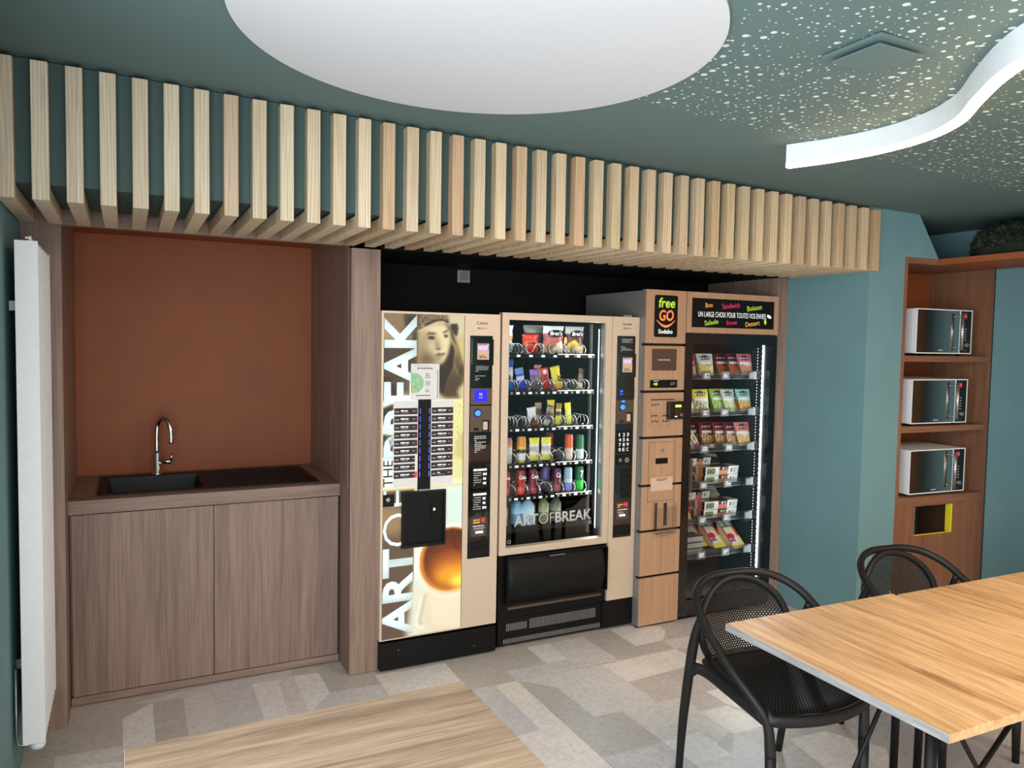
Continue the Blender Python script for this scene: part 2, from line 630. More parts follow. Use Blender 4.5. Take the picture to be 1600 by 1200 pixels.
def text_mesh(body, offset=0.0, shear=0.0):
    cu = bpy.data.curves.new('lettering', 'FONT')
    cu.body = body
    cu.size = 1.0
    cu.offset = offset
    cu.shear = shear
    cu.resolution_u = 3
    cu.space_line = 0.85
    o = bpy.data.objects.new('lettering', cu)
    COL.objects.link(o)
    bpy.context.view_layer.update()
    me = bpy.data.meshes.new_from_object(o.evaluated_get(bpy.context.evaluated_depsgraph_get()))
    bpy.data.objects.remove(o)
    bpy.data.curves.remove(cu)
    return me


def text_fit(body, x0, x1, z0, z1, y, mat, parent, name='lettering', turn=0, offset=0.0, shear=0.0, tilt=0.0, depth=0.0008, label=None):
    """lettering standing in a plane of constant y, facing -y, stretched to fill the box; turn=90 reads upwards"""
    me = text_mesh(body, offset, shear)
    n = len(me.vertices)
    co = np.empty(n * 3)
    me.vertices.foreach_get('co', co)
    co = co.reshape(-1, 3)
    u, v = co[:, 0].copy(), co[:, 1].copy()
    if turn == 90:
        u, v = -v, u.copy()
    u = (u - u.min()) / max(1e-9, u.max() - u.min())
    v = (v - v.min()) / max(1e-9, v.max() - v.min())
    X = x0 + u * (x1 - x0)
    Z = z0 + v * (z1 - z0)
    if tilt:
        cx, cz = (x0 + x1) / 2, (z0 + z1) / 2
        c, s_ = math.cos(R(tilt)), math.sin(R(tilt))
        X, Z = cx + (X - cx) * c - (Z - cz) * s_, cz + (X - cx) * s_ + (Z - cz) * c
    off = origin(parent)
    co[:, 0] = X - off.x
    co[:, 1] = y - off.y
    co[:, 2] = Z - off.z
    me.vertices.foreach_set('co', co.ravel())
    me.update()
    bm = bmesh.new()
    bm.from_mesh(me)
    ex = bmesh.ops.extrude_face_region(bm, geom=list(bm.faces))
    for g in ex['geom']:
        if isinstance(g, bmesh.types.BMVert):
            g.co.y -= depth
    bmesh.ops.recalc_face_normals(bm, faces=list(bm.faces))
    bm.to_mesh(me)
    bm.free()
    me.name = name
    me.materials.clear()
    me.materials.append(M[mat])
    o = bpy.data.objects.new(name, me)
    COL.objects.link(o)
    o.parent = parent
    if label:
        o['label'] = label
    return o


def text_lines(n, x0, x1, z0, z1, y, mat, parent, name='small_print', seed=1, fill=0.5):
    """unreadably small print: rows of short dashes"""
    rr = random.Random(seed)
    m = MB()
    for i in range(n):
        za = z1 - (i + 0.2) * (z1 - z0) / n
        zb = za - fill * (z1 - z0) / n
        x = x0 + rr.random() * 0.1 * (x1 - x0)
        while x < x1 - 0.004:
            wd = min(x1 - x, rr.uniform(0.006, 0.018))
            m.box(x, x + wd, y - 0.0006, y, zb, za)
            x += wd + rr.uniform(0.002, 0.004)
            if rr.random() < 0.12:
                break
    return m.build(name, mat, parent)


def copy_tree(o, parent=None):
    c = o.copy()
    COL.objects.link(c)
    c.parent = parent
    for ch in [x for x in CHILDREN(o)]:
        copy_tree(ch, c)
    return c


def CHILDREN(o):
    return [x for x in bpy.data.objects if x.parent == o]


def smooth_path(pts, n=8, closed=False):
    """Catmull-Rom through pts"""
    P = [Vector(p) for p in pts]
    out = []
    N_ = len(P)
    segs = N_ if closed else N_ - 1
    for i in range(segs):
        if closed:
            p0, p1, p2, p3 = P[i - 1], P[i], P[(i + 1) % N_], P[(i + 2) % N_]
        else:
            p0 = P[i - 1] if i > 0 else P[0] * 2 - P[1]
            p1, p2 = P[i], P[i + 1]
            p3 = P[i + 2] if i + 2 < N_ else P[-1] * 2 - P[-2]
        for k in range(n):
            t = k / n
            out.append(0.5 * ((2 * p1) + (-p0 + p2) * t + (2 * p0 - 5 * p1 + 4 * p2 - p3) * t * t + (-p0 + 3 * p1 - 3 * p2 + p3) * t ** 3))
    if not closed:
        out.append(P[-1])
    return out

# ================================================================ the room
def zc(x):
    return 2.585 - 0.026 * x


fl = MB()
fl.box(-0.48, 5.0, -3.1, 4.6, -0.1, 0.0, mi=4)
FLOOR = [
    (3,[(1.561,3.628),(1.955,3.636),(1.949,3.4),(1.716,3.402),(1.716,3.284),(1.473,3.293),(1.457,3.664)]),
    (0,[(1.955,3.636),(2.09,3.631),(2.078,3.404),(1.949,3.4)]),
    (2,[(1.716,3.402),(1.949,3.4),(2.076,3.4),(2.073,3.279),(1.716,3.284)]),
    (1,[(2.09,3.631),(2.322,3.634),(2.321,3.282),(2.073,3.279),(2.078,3.404)]),
    (3,[(2.322,3.634),(2.523,3.664),(2.519,3.397),(2.702,3.39),(2.695,3.276),(2.321,3.282)]),
    (0,[(2.523,3.664),(2.725,3.657),(2.828,3.582),(2.819,3.517),(2.713,3.405),(2.519,3.397)]),
    (3,[(2.832,3.595),(3.116,3.584),(3.002,3.394),(2.709,3.394),(2.819,3.517)]),
    (1,[(2.709,3.394),(3.002,3.394),(3.029,3.186),(2.695,3.276)]),
    (5,[(2.209,3.266),(2.695,3.276),(2.711,3.07),(2.216,3.04)]),
    (4,[(2.216,3.04),(2.686,3.042),(2.816,2.956),(2.755,2.778),(2.331,2.793),(2.212,2.804)]),
    (1,[(1.716,3.284),(2.209,3.266),(2.216,3.04),(2.212,2.804),(2.011,2.802),(1.864,2.809),(1.861,3.14)]),
    (3,[(1.716,3.284),(1.861,3.14),(1.862,2.805),(2.011,2.802),(2.009,2.502),(1.715,2.508)]),
    (5,[(1.592,3.282),(1.716,3.284),(1.704,2.417),(1.452,2.535),(1.468,2.808),(1.591,2.813)]),
    (2,[(1.473,3.293),(1.592,3.282),(1.591,2.813),(1.468,2.808)]),
    (1,[(2.011,2.802),(2.212,2.804),(2.331,2.793),(2.334,2.644),(2.354,2.459),(2.207,2.395),(2.21,2.499),(2.011,2.505)]),
    (0,[(2.011,2.505),(2.21,2.499),(2.207,2.395),(2.125,2.303),(2.02,2.307)]),
    (2,[(1.715,2.508),(2.011,2.505),(2.02,2.307),(1.987,2.297),(1.71,2.427)]),
    (4,[(-0.317,3.641),(-0.235,3.677),(-0.028,3.665),(0.099,3.779),(0.021,3.85),(-0.233,3.915),(-0.313,3.902)]),
    (3,[(-0.333,3.7),(-0.031,3.666),(-0.024,3.421),(-0.279,3.44),(-0.311,3.442)]),
    (0,[(-0.028,3.665),(0.096,3.78),(0.096,3.365),(-0.024,3.34)]),
    (3,[(0.096,3.789),(0.224,3.782),(0.221,3.335),(0.095,3.338)]),
    (1,[(0.224,3.782),(0.346,3.78),(0.344,3.349),(0.221,3.335)]),
    (2,[(0.346,3.78),(0.531,3.788),(0.529,3.329),(0.344,3.349)]),
    (2,[(0.224,3.845),(0.734,3.876),(0.716,3.782),(0.346,3.78),(0.224,3.782)]),
    (1,[(0.02,3.798),(0.224,3.845),(0.224,3.782),(0.099,3.779)]),
    (0,[(0.531,3.788),(0.716,3.782),(0.704,3.35),(0.529,3.329)]),
    (1,[(-0.267,3.435),(-0.024,3.421),(-0.024,3.289),(-0.263,3.338)]),
    (0,[(-0.263,3.338),(-0.024,3.289),(-0.023,3.119),(-0.263,3.232)]),
    (3,[(0.85,3.781),(0.936,3.805),(1.116,3.649),(1.099,3.528),(0.848,3.54)]),
    (0,[(0.73,3.795),(0.85,3.781),(0.848,3.54),(0.707,3.348)]),
    (1,[(0.654,3.781),(0.73,3.795),(0.723,3.423),(0.71,3.315),(0.624,3.293)]),
    (2,[(0.848,3.54),(1.096,3.529),(1.081,3.308),(0.707,3.348)]),
    (5,[(1.096,3.638),(1.223,3.631),(1.215,3.335),(1.091,3.338),(1.096,3.529)]),
    (0,[(1.22,3.622),(1.469,3.626),(1.461,3.314),(1.215,3.335)]),
    (1,[(2.243,2.807),(2.354,2.792),(2.331,2.646),(2.336,2.43),(2.162,2.474),(2.022,2.503)]),
    (5,[(2.331,2.646),(2.492,2.639),(2.528,2.425),(2.336,2.43)]),
    (5,[(2.492,2.793),(2.572,2.793),(2.557,2.533),(2.492,2.639)]),
    (0,[(2.022,2.503),(2.206,2.5),(2.204,2.306),(2.02,2.307)]),
    (4,[(2.336,2.43),(2.528,2.425),(2.678,2.419),(2.716,2.276),(2.516,2.294),(2.506,2.054),(2.266,2.166)]),
    (5,[(2.516,2.294),(2.716,2.276),(2.83,2.062),(2.682,1.922),(2.468,2.022)]),
    (1,[(2.204,2.306),(2.336,2.43),(2.375,2.274),(2.232,2.132),(2.009,2.237),(2.02,2.307)]),
]

for k, (ci, pts) in enumerate(FLOOR):
    zz = 0.0003 + 0.00002 * k
    f = fl.bm.faces.new([fl.bm.verts.new((x, y, zz)) for x, y in pts])
    f.normal_update()
    if f.normal.z < 0:
        f.normal_flip()
    f.material_index = ci
# the same vinyl pattern carried on over the part of the floor behind and beside the camera
rf = random.Random(3)
yy = 2.25
xx = -0.38
for (xa, xb, ya, yb) in ((-0.38, 4.85, -2.9, 1.6),):
    y = ya
    while y < yb:
        h = 0.237
        x = xa
        while x < xb:
            wd = rf.choice((0.12, 0.24, 0.36, 0.48))
            f = fl.bm.faces.new([fl.bm.verts.new(p) for p in ((x, y, 0.0002), (min(x + wd, xb), y, 0.0002), (min(x + wd, xb), y + h, 0.0002), (x, y + h, 0.0002))])
            f.material_index = rf.randrange(6)
            x += wd
        y += h
o = fl.build('floor', ['floor%d' % i for i in range(6)])
o['kind'] = 'structure'

# ceiling: plain margin along the slats, pierced acoustic panel over the room
c = MB()
ys = [(-3.1, 2.30, 0), (2.30, 4.7, 1)]
for y0, y1, mi in ys:
    xa, xb = -0.48, 5.05
    sk = 0.032
    def yy_(x, y):
        return y + (sk * (x - 2.2) if abs(y - 2.30) < 1e-6 else 0)
    c.prism([(xa, yy_(xa, y0), zc(xa)), (xb, yy_(xb, y0), zc(xb)), (xb, yy_(xb, y1), zc(xb)), (xa, yy_(xa, y1), zc(xa))], (0, 0, 0.12), mi=mi)
o = c.build('ceiling', ['ceilperf', 'ceil'])
o['kind'] = 'structure'

struct('wall_left', 'teal', (-0.48, -0.38, -3.1, -1.5, 0, 2.62), (-0.48, -0.38, 1.9, 4.6, 0, 2.62), (-0.48, -0.38, -1.5, 1.9, 0, 0.25), (-0.48, -0.38, -1.5, 1.9, 2.36, 2.62))
m = MB()
for b in ((-0.46, -0.42, -1.5, 1.9, 0.25, 0.31), (-0.46, -0.42, -1.5, 1.9, 2.30, 2.36), (-0.46, -0.42, -1.5, -1.44, 0.31, 2.30), (-0.46, -0.42, 1.84, 1.9, 0.31, 2.30), (-0.46, -0.42, 0.17, 0.23, 0.31, 2.30)):
    m.box(*b)
o = m.build('window_3', 'white')
o['kind'] = 'structure'
struct('wall_right', 'teal', (4.905, 5.0, -3.1, 2.955, 0, 2.62), (4.945, 5.0, 2.955, 3.6, 0, 2.62))
# wall behind the camera with its two window openings
struct('wall_rear', 'teal', (-0.48, -0.3, -3.1, -3.0, 0, 2.62), (1.8, 2.4, -3.1, -3.0, 0, 2.62), (4.5, 5.0, -3.1, -3.0, 0, 2.62),
       (-0.3, 1.8, -3.1, -3.0, 0, 0.45), (2.4, 4.5, -3.1, -3.0, 0, 0.45), (-0.3, 1.8, -3.1, -3.0, 2.42, 2.62), (2.4, 4.5, -3.1, -3.0, 2.42, 2.62))
for i, (xa, xb) in enumerate(((-0.3, 1.8), (2.4, 4.5))):
    m = MB()
    for b in ((xa, xb, -3.07, -3.02, 0.45, 0.51), (xa, xb, -3.07, -3.02, 2.36, 2.42), (xa, xa + 0.06, -3.07, -3.02, 0.51, 2.36), (xb - 0.06, xb, -3.07, -3.02, 0.51, 2.36), ((xa + xb) / 2 - 0.03, (xa + xb) / 2 + 0.03, -3.07, -3.02, 0.51, 2.36)):
        m.box(*b)
    o = m.build('window_%d' % (i + 1), 'white')
    o['kind'] = 'structure'
# wall behind the machines and the sink niche
struct('wall_back', 'darkwall', (-0.48, 3.95, 4.60, 4.70, 0, 2.62))
struct('wall_machine_bay', 'darkwall', (1.125, 3.84, 4.30, 4.58, 0, 2.40))
struct('wall_bay_ceiling', 'darkwall', (1.125, 3.825, 3.68, 4.30, 2.122, 2.36))
# teal wall running towards the camera beside the bay, then turning to face the room
m = MB()
m.box(3.826, 3.95, 3.09, 4.6, 0, 2.62)
m.prism([(3.826, 3.03, 0), (4.118, 3.018, 0), (4.118, 3.018, 2.222), (4.395, 2.998, 2.222), (4.222, 3.011, 2.475), (4.222, 3.011, 2.62), (3.826, 3.03, 2.62)], (0, 0.06, 0))
o = m.build('wall_corner', 'teal')
o['kind'] = 'structure'
struct('wall_recess', 'teal', (3.95, 4.944, 3.55, 3.6, 0, 2.62))

# ================================================================ slatted canopy
PITCH = 0.0998
X0 = -0.273 - PITCH
can = thing('slatted_canopy', (1.75, 3.3, 2.12), 'long canopy of pale ash slats over the kitchenette and vending machines', 'canopy')
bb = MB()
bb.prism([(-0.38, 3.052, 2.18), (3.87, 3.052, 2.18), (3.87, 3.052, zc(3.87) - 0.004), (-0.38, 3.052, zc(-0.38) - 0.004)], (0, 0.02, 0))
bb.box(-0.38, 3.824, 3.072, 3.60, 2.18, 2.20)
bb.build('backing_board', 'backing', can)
tones = {0: (.98, .97, .97), 1: (1.02, 1.02, 1.02), 2: (.93, .90, .87), 3: (1.0, .99, .97), 4: (.90, .86, .80), 5: (.92, .90, .85), 6: (.98, .97, .90), 7: (.84, .74, .68), 8: (.90, .86, .78), 9: (.95, .92, .84),
         13: (.86, .70, .58), 16: (.84, .66, .54), 19: (.88, .72, .58), 22: (.88, .68, .54), 25: (.96, .84, .70), 30: (.88, .76, .62), 36: (.86, .76, .66), 39: (.90, .78, .66), 42: (.88, .74, .60)}
rt = random.Random(11)
for i in range(0, 43):
    xa = X0 + i * PITCH
    if i == 42:
        xa = 3.818
    xb = xa + 0.050
    xa = max(xa, -0.378)
    ztop = zc((xa + xb) / 2) - 0.018
    m = MB()
    # one L-shaped batten: drop in front, run underneath
    p = [(xa, 3.0, ztop), (xa, 3.05, ztop), (xa, 3.05, 2.17), (xa, 3.615, 2.17), (xa, 3.615, 2.12), (xa, 3.0, 2.12)]
    m.prism(p, (xb - xa, 0, 0))
    o = m.build('slat', 'ash', can, bevel=0.0015)
    k_ = rt.uniform(.90, 1.02)
    wm = min(1, i / 30)  # warm lamplight towards the right end put into the slat tint
    t = tones.get(i, (k_, k_ * (.965 - .055 * wm + rt.uniform(-.015, .01)), k_ * (.91 - .15 * wm + rt.uniform(-.03, .03))))
    o.color = (*t, 1)
    if t[1] < .75:
        o['label'] = 'reddish brown slat'

# ================================================================ kitchenette niche
n = thing('niche_surround', (0.37, 4.1, 0), 'brown wood-look niche lining around the sink with a terracotta back panel', 'niche')
part('side_panel', 'walnut', n, (-0.379, -0.2345, 3.677, 4.58, 0, 2.23))
part('top_panel', 'orange', n, (-0.234, 0.976, 3.72, 4.58, 2.206, 2.23))
part('header', 'walnut_x', n, (-0.234, 0.976, 3.677, 3.72, 2.128, 2.23))
part('back_panel', 'orange', n, (-0.2343, 0.975, 4.562, 4.58, 0.9, 2.2055))
part('side_lining', 'walnut', n, (0.975, 0.9782, 3.72, 4.58, 0.938, 2.205))
p_ = thing('wooden_pillar', (1.05, 3.9, 0), 'brown wood-look pillar between the sink niche and the coffee machine', 'pillar')
part('front_panel', 'walnut', p_, (0.979, 1.124, 3.677, 3.70, 0.004, 2.119))
part('side_panel', 'walnut', p_, (0.979, 1.122, 3.7005, 4.29, 0.004, 2.119))
part('foot', 'black', p_, (0.985, 1.115, 3.70, 3.75, 0, 0.004))
part('side_face', 'walnut', p_, (0.9785, 0.979, 3.677, 4.29, 0.004, 2.119))
q = thing('wooden_end_panel', (3.79, 3.9, 0), 'brown wood-look end panel between the chilled cabinet and the teal wall', 'panel')
part('front_panel', 'walnut', q, (3.735, 3.824, 3.63, 3.65, 0.0, 2.119))
part('side_panel', 'walnut', q, (3.735, 3.80, 3.65, 4.29, 0.0, 2.119))
for px_, y_ in (('a', 0),):
    pass

k = thing('base_cabinet', (0.37, 4.2, 0), 'two-door brown wood-look base cabinet under the black sink', 'cabinet')
part('body', 'walnut', k, (-0.232, -0.214, 3.892, 4.56, 0.044, 0.874), (0.956, 0.974, 3.892, 4.56, 0.044, 0.874), (-0.214, 0.956, 4.55, 4.56, 0.044, 0.874), (-0.214, 0.956, 3.892, 4.55, 0.044, 0.062))
part('plinth', 'walnut_x', k, (-0.232, 0.974, 3.874, 3.892, 0.006, 0.041))
part('plinth_gap', 'black', k, (-0.230, 0.972, 3.884, 3.90, 0.0, 0.006))
part('door', 'walnut', k, (-0.224, 0.3675, 3.871, 3.890, 0.046, 0.871), bevel=0.001)
part('door', 'walnut', k, (0.3705, 0.968, 3.871, 3.890, 0.046, 0.871), bevel=0.001)

BX = (-0.085, 0.335)
BY = (3.985, 4.405)
ct = MB()
zt0, zt1 = 0.876, 0.937
for b in ((-0.234, 0.976, 3.866, BY[0] - 0.005, zt0, zt1), (-0.234, 0.976, BY[1] + 0.005, 4.561, zt0, zt1), (-0.234, BX[0] - 0.005, BY[0] - 0.005, BY[1] + 0.005, zt0, zt1), (BX[1] + 0.005, 0.976, BY[0] - 0.005, BY[1] + 0.005, zt0, zt1)):
    ct.box(*b)
tag(ct.build('countertop', 'walnut_x'), 'brown wood-look countertop running across the niche around the black sink', 'countertop')

sk = thing('kitchen_sink', (0.38, 4.2, 0.937), 'black composite sink with one bowl and a ribbed drainer', 'sink')
m = MB()
za, zb = 0.9375, 0.943
for b in ((-0.125, 0.89, 3.945, BY[0], za, zb), (-0.125, 0.89, BY[1], 4.475, za, zb), (-0.125, BX[0], BY[0], BY[1], za, zb), (BX[1], 0.37, BY[0], BY[1], za, zb), (0.86, 0.89, BY[0], BY[1], za, zb)):
    m.box(*b)
m.build('rim', 'sink', sk)
m = MB()
zf = 0.76
inn = [(BX[0], BY[0]), (BX[1], BY[0]), (BX[1], BY[1]), (BX[0], BY[1])]
fl_ = [(BX[0] + .04, BY[0] + .04), (BX[1] - .04, BY[0] + .04), (BX[1] - .04, BY[1] - .04), (BX[0] + .04, BY[1] - .04)]
for i in range(4):
    j = (i + 1) % 4
    m.poly([(*inn[i], zb), (*inn[j], zb), (*fl_[j], zf), (*fl_[i], zf)])
m.poly([(*p, zf) for p in fl_])
m.build('bowl', 'sink', sk)
m = MB()
m.box(0.37, 0.86, BY[0], BY[1], 0.9372, 0.9385)
for i in range(9):
    yv = BY[0] + 0.03 + i * 0.045
    m.box(0.39, 0.84, yv, yv + 0.018, 0.9385, 0.9415, bevel=0.001)
m.build('drainer', 'sink', sk)
m = MB()
m.lathe((0.125, 4.2, zf), [(0.045, 0.0), (0.045, 0.004), (0.02, 0.006)])
m.build('drain', 'chrome', sk)

fa = thing('kitchen_faucet', (0.142, 4.435, 0.943), 'chrome swan-neck faucet standing behind the sink bowl', 'faucet')
m = MB()
m.lathe((0.142, 4.435, 0.943), [(0.026, 0), (0.026, 0.006), (0.02, 0.012), (0.02, 0.115), (0.013, 0.125)])
m.build('base', 'chrome', fa)
path = smooth_path([(0.142, 4.435, 1.06), (0.142, 4.435, 1.16), (0.148, 4.43, 1.215), (0.170, 4.41, 1.245), (0.196, 4.385, 1.225), (0.207, 4.373, 1.17), (0.208, 4.372, 1.115)], 8)
m = MB()
m.tube(path, [0.012] * (len(path) - 6) + [0.0135] * 6, 14)
m.build('spout', 'chrome', fa)
m = MB()
m.tube([(0.145, 4.43, 1.015), (0.21, 4.39, 1.015)], [0.012, 0.012], 12)
m.tube([(0.205, 4.392, 1.012), (0.213, 4.388, 1.06)], [0.006, 0.004], 8)
m.build('lever', 'chrome', fa)

# ================================================================ radiator
ra = thing('radiator', (-0.31, 3.44, 0.18), 'tall white vertical radiator on the teal wall beside the sink niche', 'radiator')
YA, YB = 3.2, 3.675
m = MB()
m.box(-0.347, -0.276, YA, YA + 0.004, 0.18, 2.004, bevel=0.001)
m.build('side_cover', 'radiator', ra)
m = MB()
m.box(-0.347, -0.330, YA + 0.004, YB, 0.19, 1.995)
m.build('rear_panel', 'radiator', ra)
# ribbed front: shallow vertical flutes facing the room
m = MB()
nf = 11
prof = []
for i in range(nf):
    y0 = YA + 0.012 + i * (YB - YA - 0.02) / nf
    dy = (YB - YA - 0.02) / nf
    prof += [(y0, -0.294), (y0 + dy * .15, -0.276), (y0 + dy * .6, -0.276), (y0 + dy * .75, -0.294)]
pts = [(-0.297, YA + .006, 0)] + [(x, y, 0) for y, x in prof] + [(-0.297, YB, 0)]
m.prism([(a, b, 0.19) for a, b, _ in pts], (0, 0, 1.80))
m.build('front_panel', 'radiator', ra)
part('top_grille', 'radiator', ra, (-0.345, -0.278, YA + .004, YB, 1.992, 1.999))
part('end_cover', 'radiator', ra, (-0.347, -0.276, YB, YB + .001, 0.18, 2.0))
m = MB()
m.lathe((-0.30, YA + 0.02, 2.0), [(0.008, 0), (0.008, 0.010), (0.004, 0.012), (0.004, 0.022)], seg=12)
m.box(-0.315, -0.297, YA + .015, YA + .025, 2.012, 2.018)
m.build('bleed_valve', 'radiator', ra)
m = MB()
m.lathe((-0.303, YA + 0.03, 0.152), [(0.022, 0), (0.026, 0.01), (0.026, 0.026), (0.015, 0.03)], seg=18)
m.build('valve', 'white', ra)
for zz, lab in ((1.76, None), (0.42, None)):
    m = MB()
    m.box(-0.3795, -0.347, 3.33, 3.36, zz, zz + 0.035)
    m.lathe((-0.365, 3.33, zz + 0.017), [(0.008, 0), (0.008, -0.006)], axis='y', seg=10)
    m.build('wall_bracket', 'steel', ra)
m = MB()
m.tube([(-0.371, 3.25, 0.45), (-0.371, 3.25, 0.2), (-0.368, 3.25, 0.165), (-0.35, 3.25, 0.158), (-0.32, 3.24, 0.16)], 0.006, 8)
m.build('pipe', 'steel', ra)

sw = thing('wall_switch', (1.83, 4.3, 2.035), 'small grey square switch plate high on the black wall above the machines', 'switch')
part('plate', 'steel', sw, (1.79, 1.872, 4.288, 4.299, 2.032, 2.108), bevel=0.002)
part('rocker', 'greyside', sw, (1.806, 1.856, 4.284, 4.288, 2.047, 2.093), bevel=0.001)
part('lamp', 'paper', sw, (1.858, 1.864, 4.286, 4.288, 2.038, 2.043))

# ================================================================ ceiling fixtures
def ceil_pt(x, y, d=0.0):
    return (x, y, zc(x) - d)

dc, dr = (0.925, 2.07), 0.697
m = MB()
ring = [(dc[0] + dr * math.cos(2 * math.pi * k / 160), dc[1] + dr * math.sin(2 * math.pi * k / 160)) for k in range(160)]
m.prism([(x, y, 2.55 - .026 * (x - .925)) for x, y in ring], (0, 0, 0.010))
o = m.build('acoustic_disc', 'disc')
tag(o, 'large round white acoustic disc under the green ceiling', 'ceiling disc')

le = thing('wave_light', (2.4, 1.6, 2.42), 'wavy white ceiling light with a glowing warm lower edge', 'ceiling light')
pth = smooth_path([(2.475, 2.386, 0), (2.545, 2.217, 0), (2.582, 2.03, 0), (2.56, 1.83, 0), (2.47, 1.655, 0), (2.32, 1.50, 0), (2.175, 1.34, 0), (2.09, 1.20, 0), (2.04, 1.0, 0), (2.06, 0.80, 0), (2.16, 0.62, 0), (2.32, 0.5, 0), (2.55, 0.46, 0), (2.8, 0.52, 0), (3.0, 0.7, 0)], 8)
prof_in, prof_out = [], []
for i, p in enumerate(pth):
    t = (pth[min(i + 1, len(pth) - 1)] - pth[max(i - 1, 0)]).normalized()
    nrm = Vector((-t.y, t.x, 0))   # away from the camera side
    prof_in.append(p)
    prof_out.append(p + nrm * 0.032)


def ribbon(zlo, zhi, shrink=0.0):
    m = MB()
    q = []
    for a, b in zip(prof_in, prof_out):
        d = (b - a) * shrink
        q.append([Vector((a.x + d.x, a.y + d.y, zlo)), Vector((b.x - d.x, b.y - d.y, zlo)), Vector((b.x - d.x, b.y - d.y, zhi(b.x))), Vector((a.x + d.x, a.y + d.y, zhi(a.x)))])
    rings = [[m.bm.verts.new(v) for v in r] for r in q]
    for i in range(len(rings) - 1):
        for j in range(4):
            f = m.bm.faces.new((rings[i][j], rings[i][(j + 1) % 4], rings[i + 1][(j + 1) % 4], rings[i + 1][j]))
            f.smooth = False
    m.bm.faces.new(rings[0][::-1])
    m.bm.faces.new(rings[-1])
    bmesh.ops.recalc_face_normals(m.bm, faces=list(m.bm.faces))
    return m


ribbon(2.442, lambda x: zc(x) - 0.001).build('housing', 'white', le)
ribbon(2.426, lambda x: 2.442, 0.04).build('diffuser', 'warmled', le)

ve = thing('ceiling_vent', (1.95, 1.55, 2.50), 'square green air outlet set in the pierced ceiling', 'vent')
m = MB()
zv = zc(1.95)
m.box(1.84, 2.06, 1.45, 1.65, zv - 0.010, zv - 0.0005, bevel=0.003)
m.build('frame', 'ceil', ve)
m = MB()
m.box(1.858, 2.042, 1.468, 1.632, zv - 0.026, zv - 0.020, bevel=0.002)
m.build('plate', 'ceil', ve)
part('duct', 'black', ve, (1.88, 2.02, 1.49, 1.61, zv - 0.020, zv - 0.010))

# ================================================================ microwave cabinet (right niche)
A4 = -4.3027
CP = Vector((4.12, 3.02, 0))
cb = thing('microwave_cabinet', (0, 0, 0), 'tall brown wood-look niche cabinet holding three microwaves', 'cabinet')
W = 0.785
part('side_panel', 'cabwood', cb, (0.0, 0.028, 0.0, 0.45, 0, 2.222))
part('side_panel', 'cabwood', cb, (W - 0.028, W, 0.0, 0.45, 0, 2.222))
part('top_panel', 'cabwood_x', cb, (0.028, W - 0.028, 0.0, 0.45, 2.186, 2.222))
part('back_panel', 'orange', cb, (0.028, W - 0.028, 0.44, 0.45, 0.72, 2.186))
part('shelf', 'cabwood_x', cb, (0.028, W - 0.028, 0.002, 0.44, 1.601, 1.637))
part('shelf', 'cabwood_x', cb, (0.028, W - 0.028, 0.002, 0.44, 1.171, 1.207))
part('shelf', 'cabwood_x', cb, (0.028, W - 0.028, 0.002, 0.44, 0.720, 0.773))
m = MB()
hx0, hx1, hz0, hz1 = 0.188, 0.515, 0.530, 0.712
for b in ((0.030, hx0, 0.010, 0.026, 0.06, 0.718), (hx1, W - 0.030, 0.010, 0.026, 0.06, 0.718), (hx0, hx1, 0.010, 0.026, 0.06, hz0), (hx0, hx1, 0.010, 0.026, hz1, 0.718)):
    m.box(*b)
m.build('flap_door', 'cabwood', cb)
m = MB()
m.box(hx1 - 0.012, hx1 - 0.001, 0.012, 0.05, hz0 + 0.001, hz1 - 0.001)
m.box(hx0 + 0.001, hx1 - 0.012, 0.012, 0.015, hz0 + 0.001, hz0 + 0.006)
m.build('opening_rim', 'yellow', cb)
part('bin_cavity', 'black', cb, (hx0 - 0.1, hx1 + .1, 0.40, 0.41, 0.2, 0.715), (hx0 - 0.1, hx1 + .1, 0.051, 0.40, 0.2, 0.21))
part('plinth', 'black', cb, (0.03, W - .03, 0.03, 0.05, 0, 0.058))
cb.location = CP
cb.rotation_euler = (0, 0, R(A4))

os_ = MB()
os_.box(4.40, 4.904, 0.4, 2.992, 2.187, 2.222)
tag(os_.build('wall_shelf', 'orange'), 'long terracotta shelf high on the right wall carrying dark greenery', 'shelf')
pc = thing('tall_cupboard', (4.76, 1.6, 0), 'tall brown cupboard under the terracotta shelf, seen mirrored in the microwave doors', 'cupboard')
part('body', 'oak', pc, (4.64, 4.904, 0.8, 2.49, 0, 2.186))  # paler oak than the doors, standing in for light on the unlit end
part('door', 'cabwood', pc, (4.62, 4.639, 0.8, 1.64, 0.1, 2.18))
part('door', 'cabwood', pc, (4.62, 4.639, 1.644, 2.49, 0.1, 2.18))

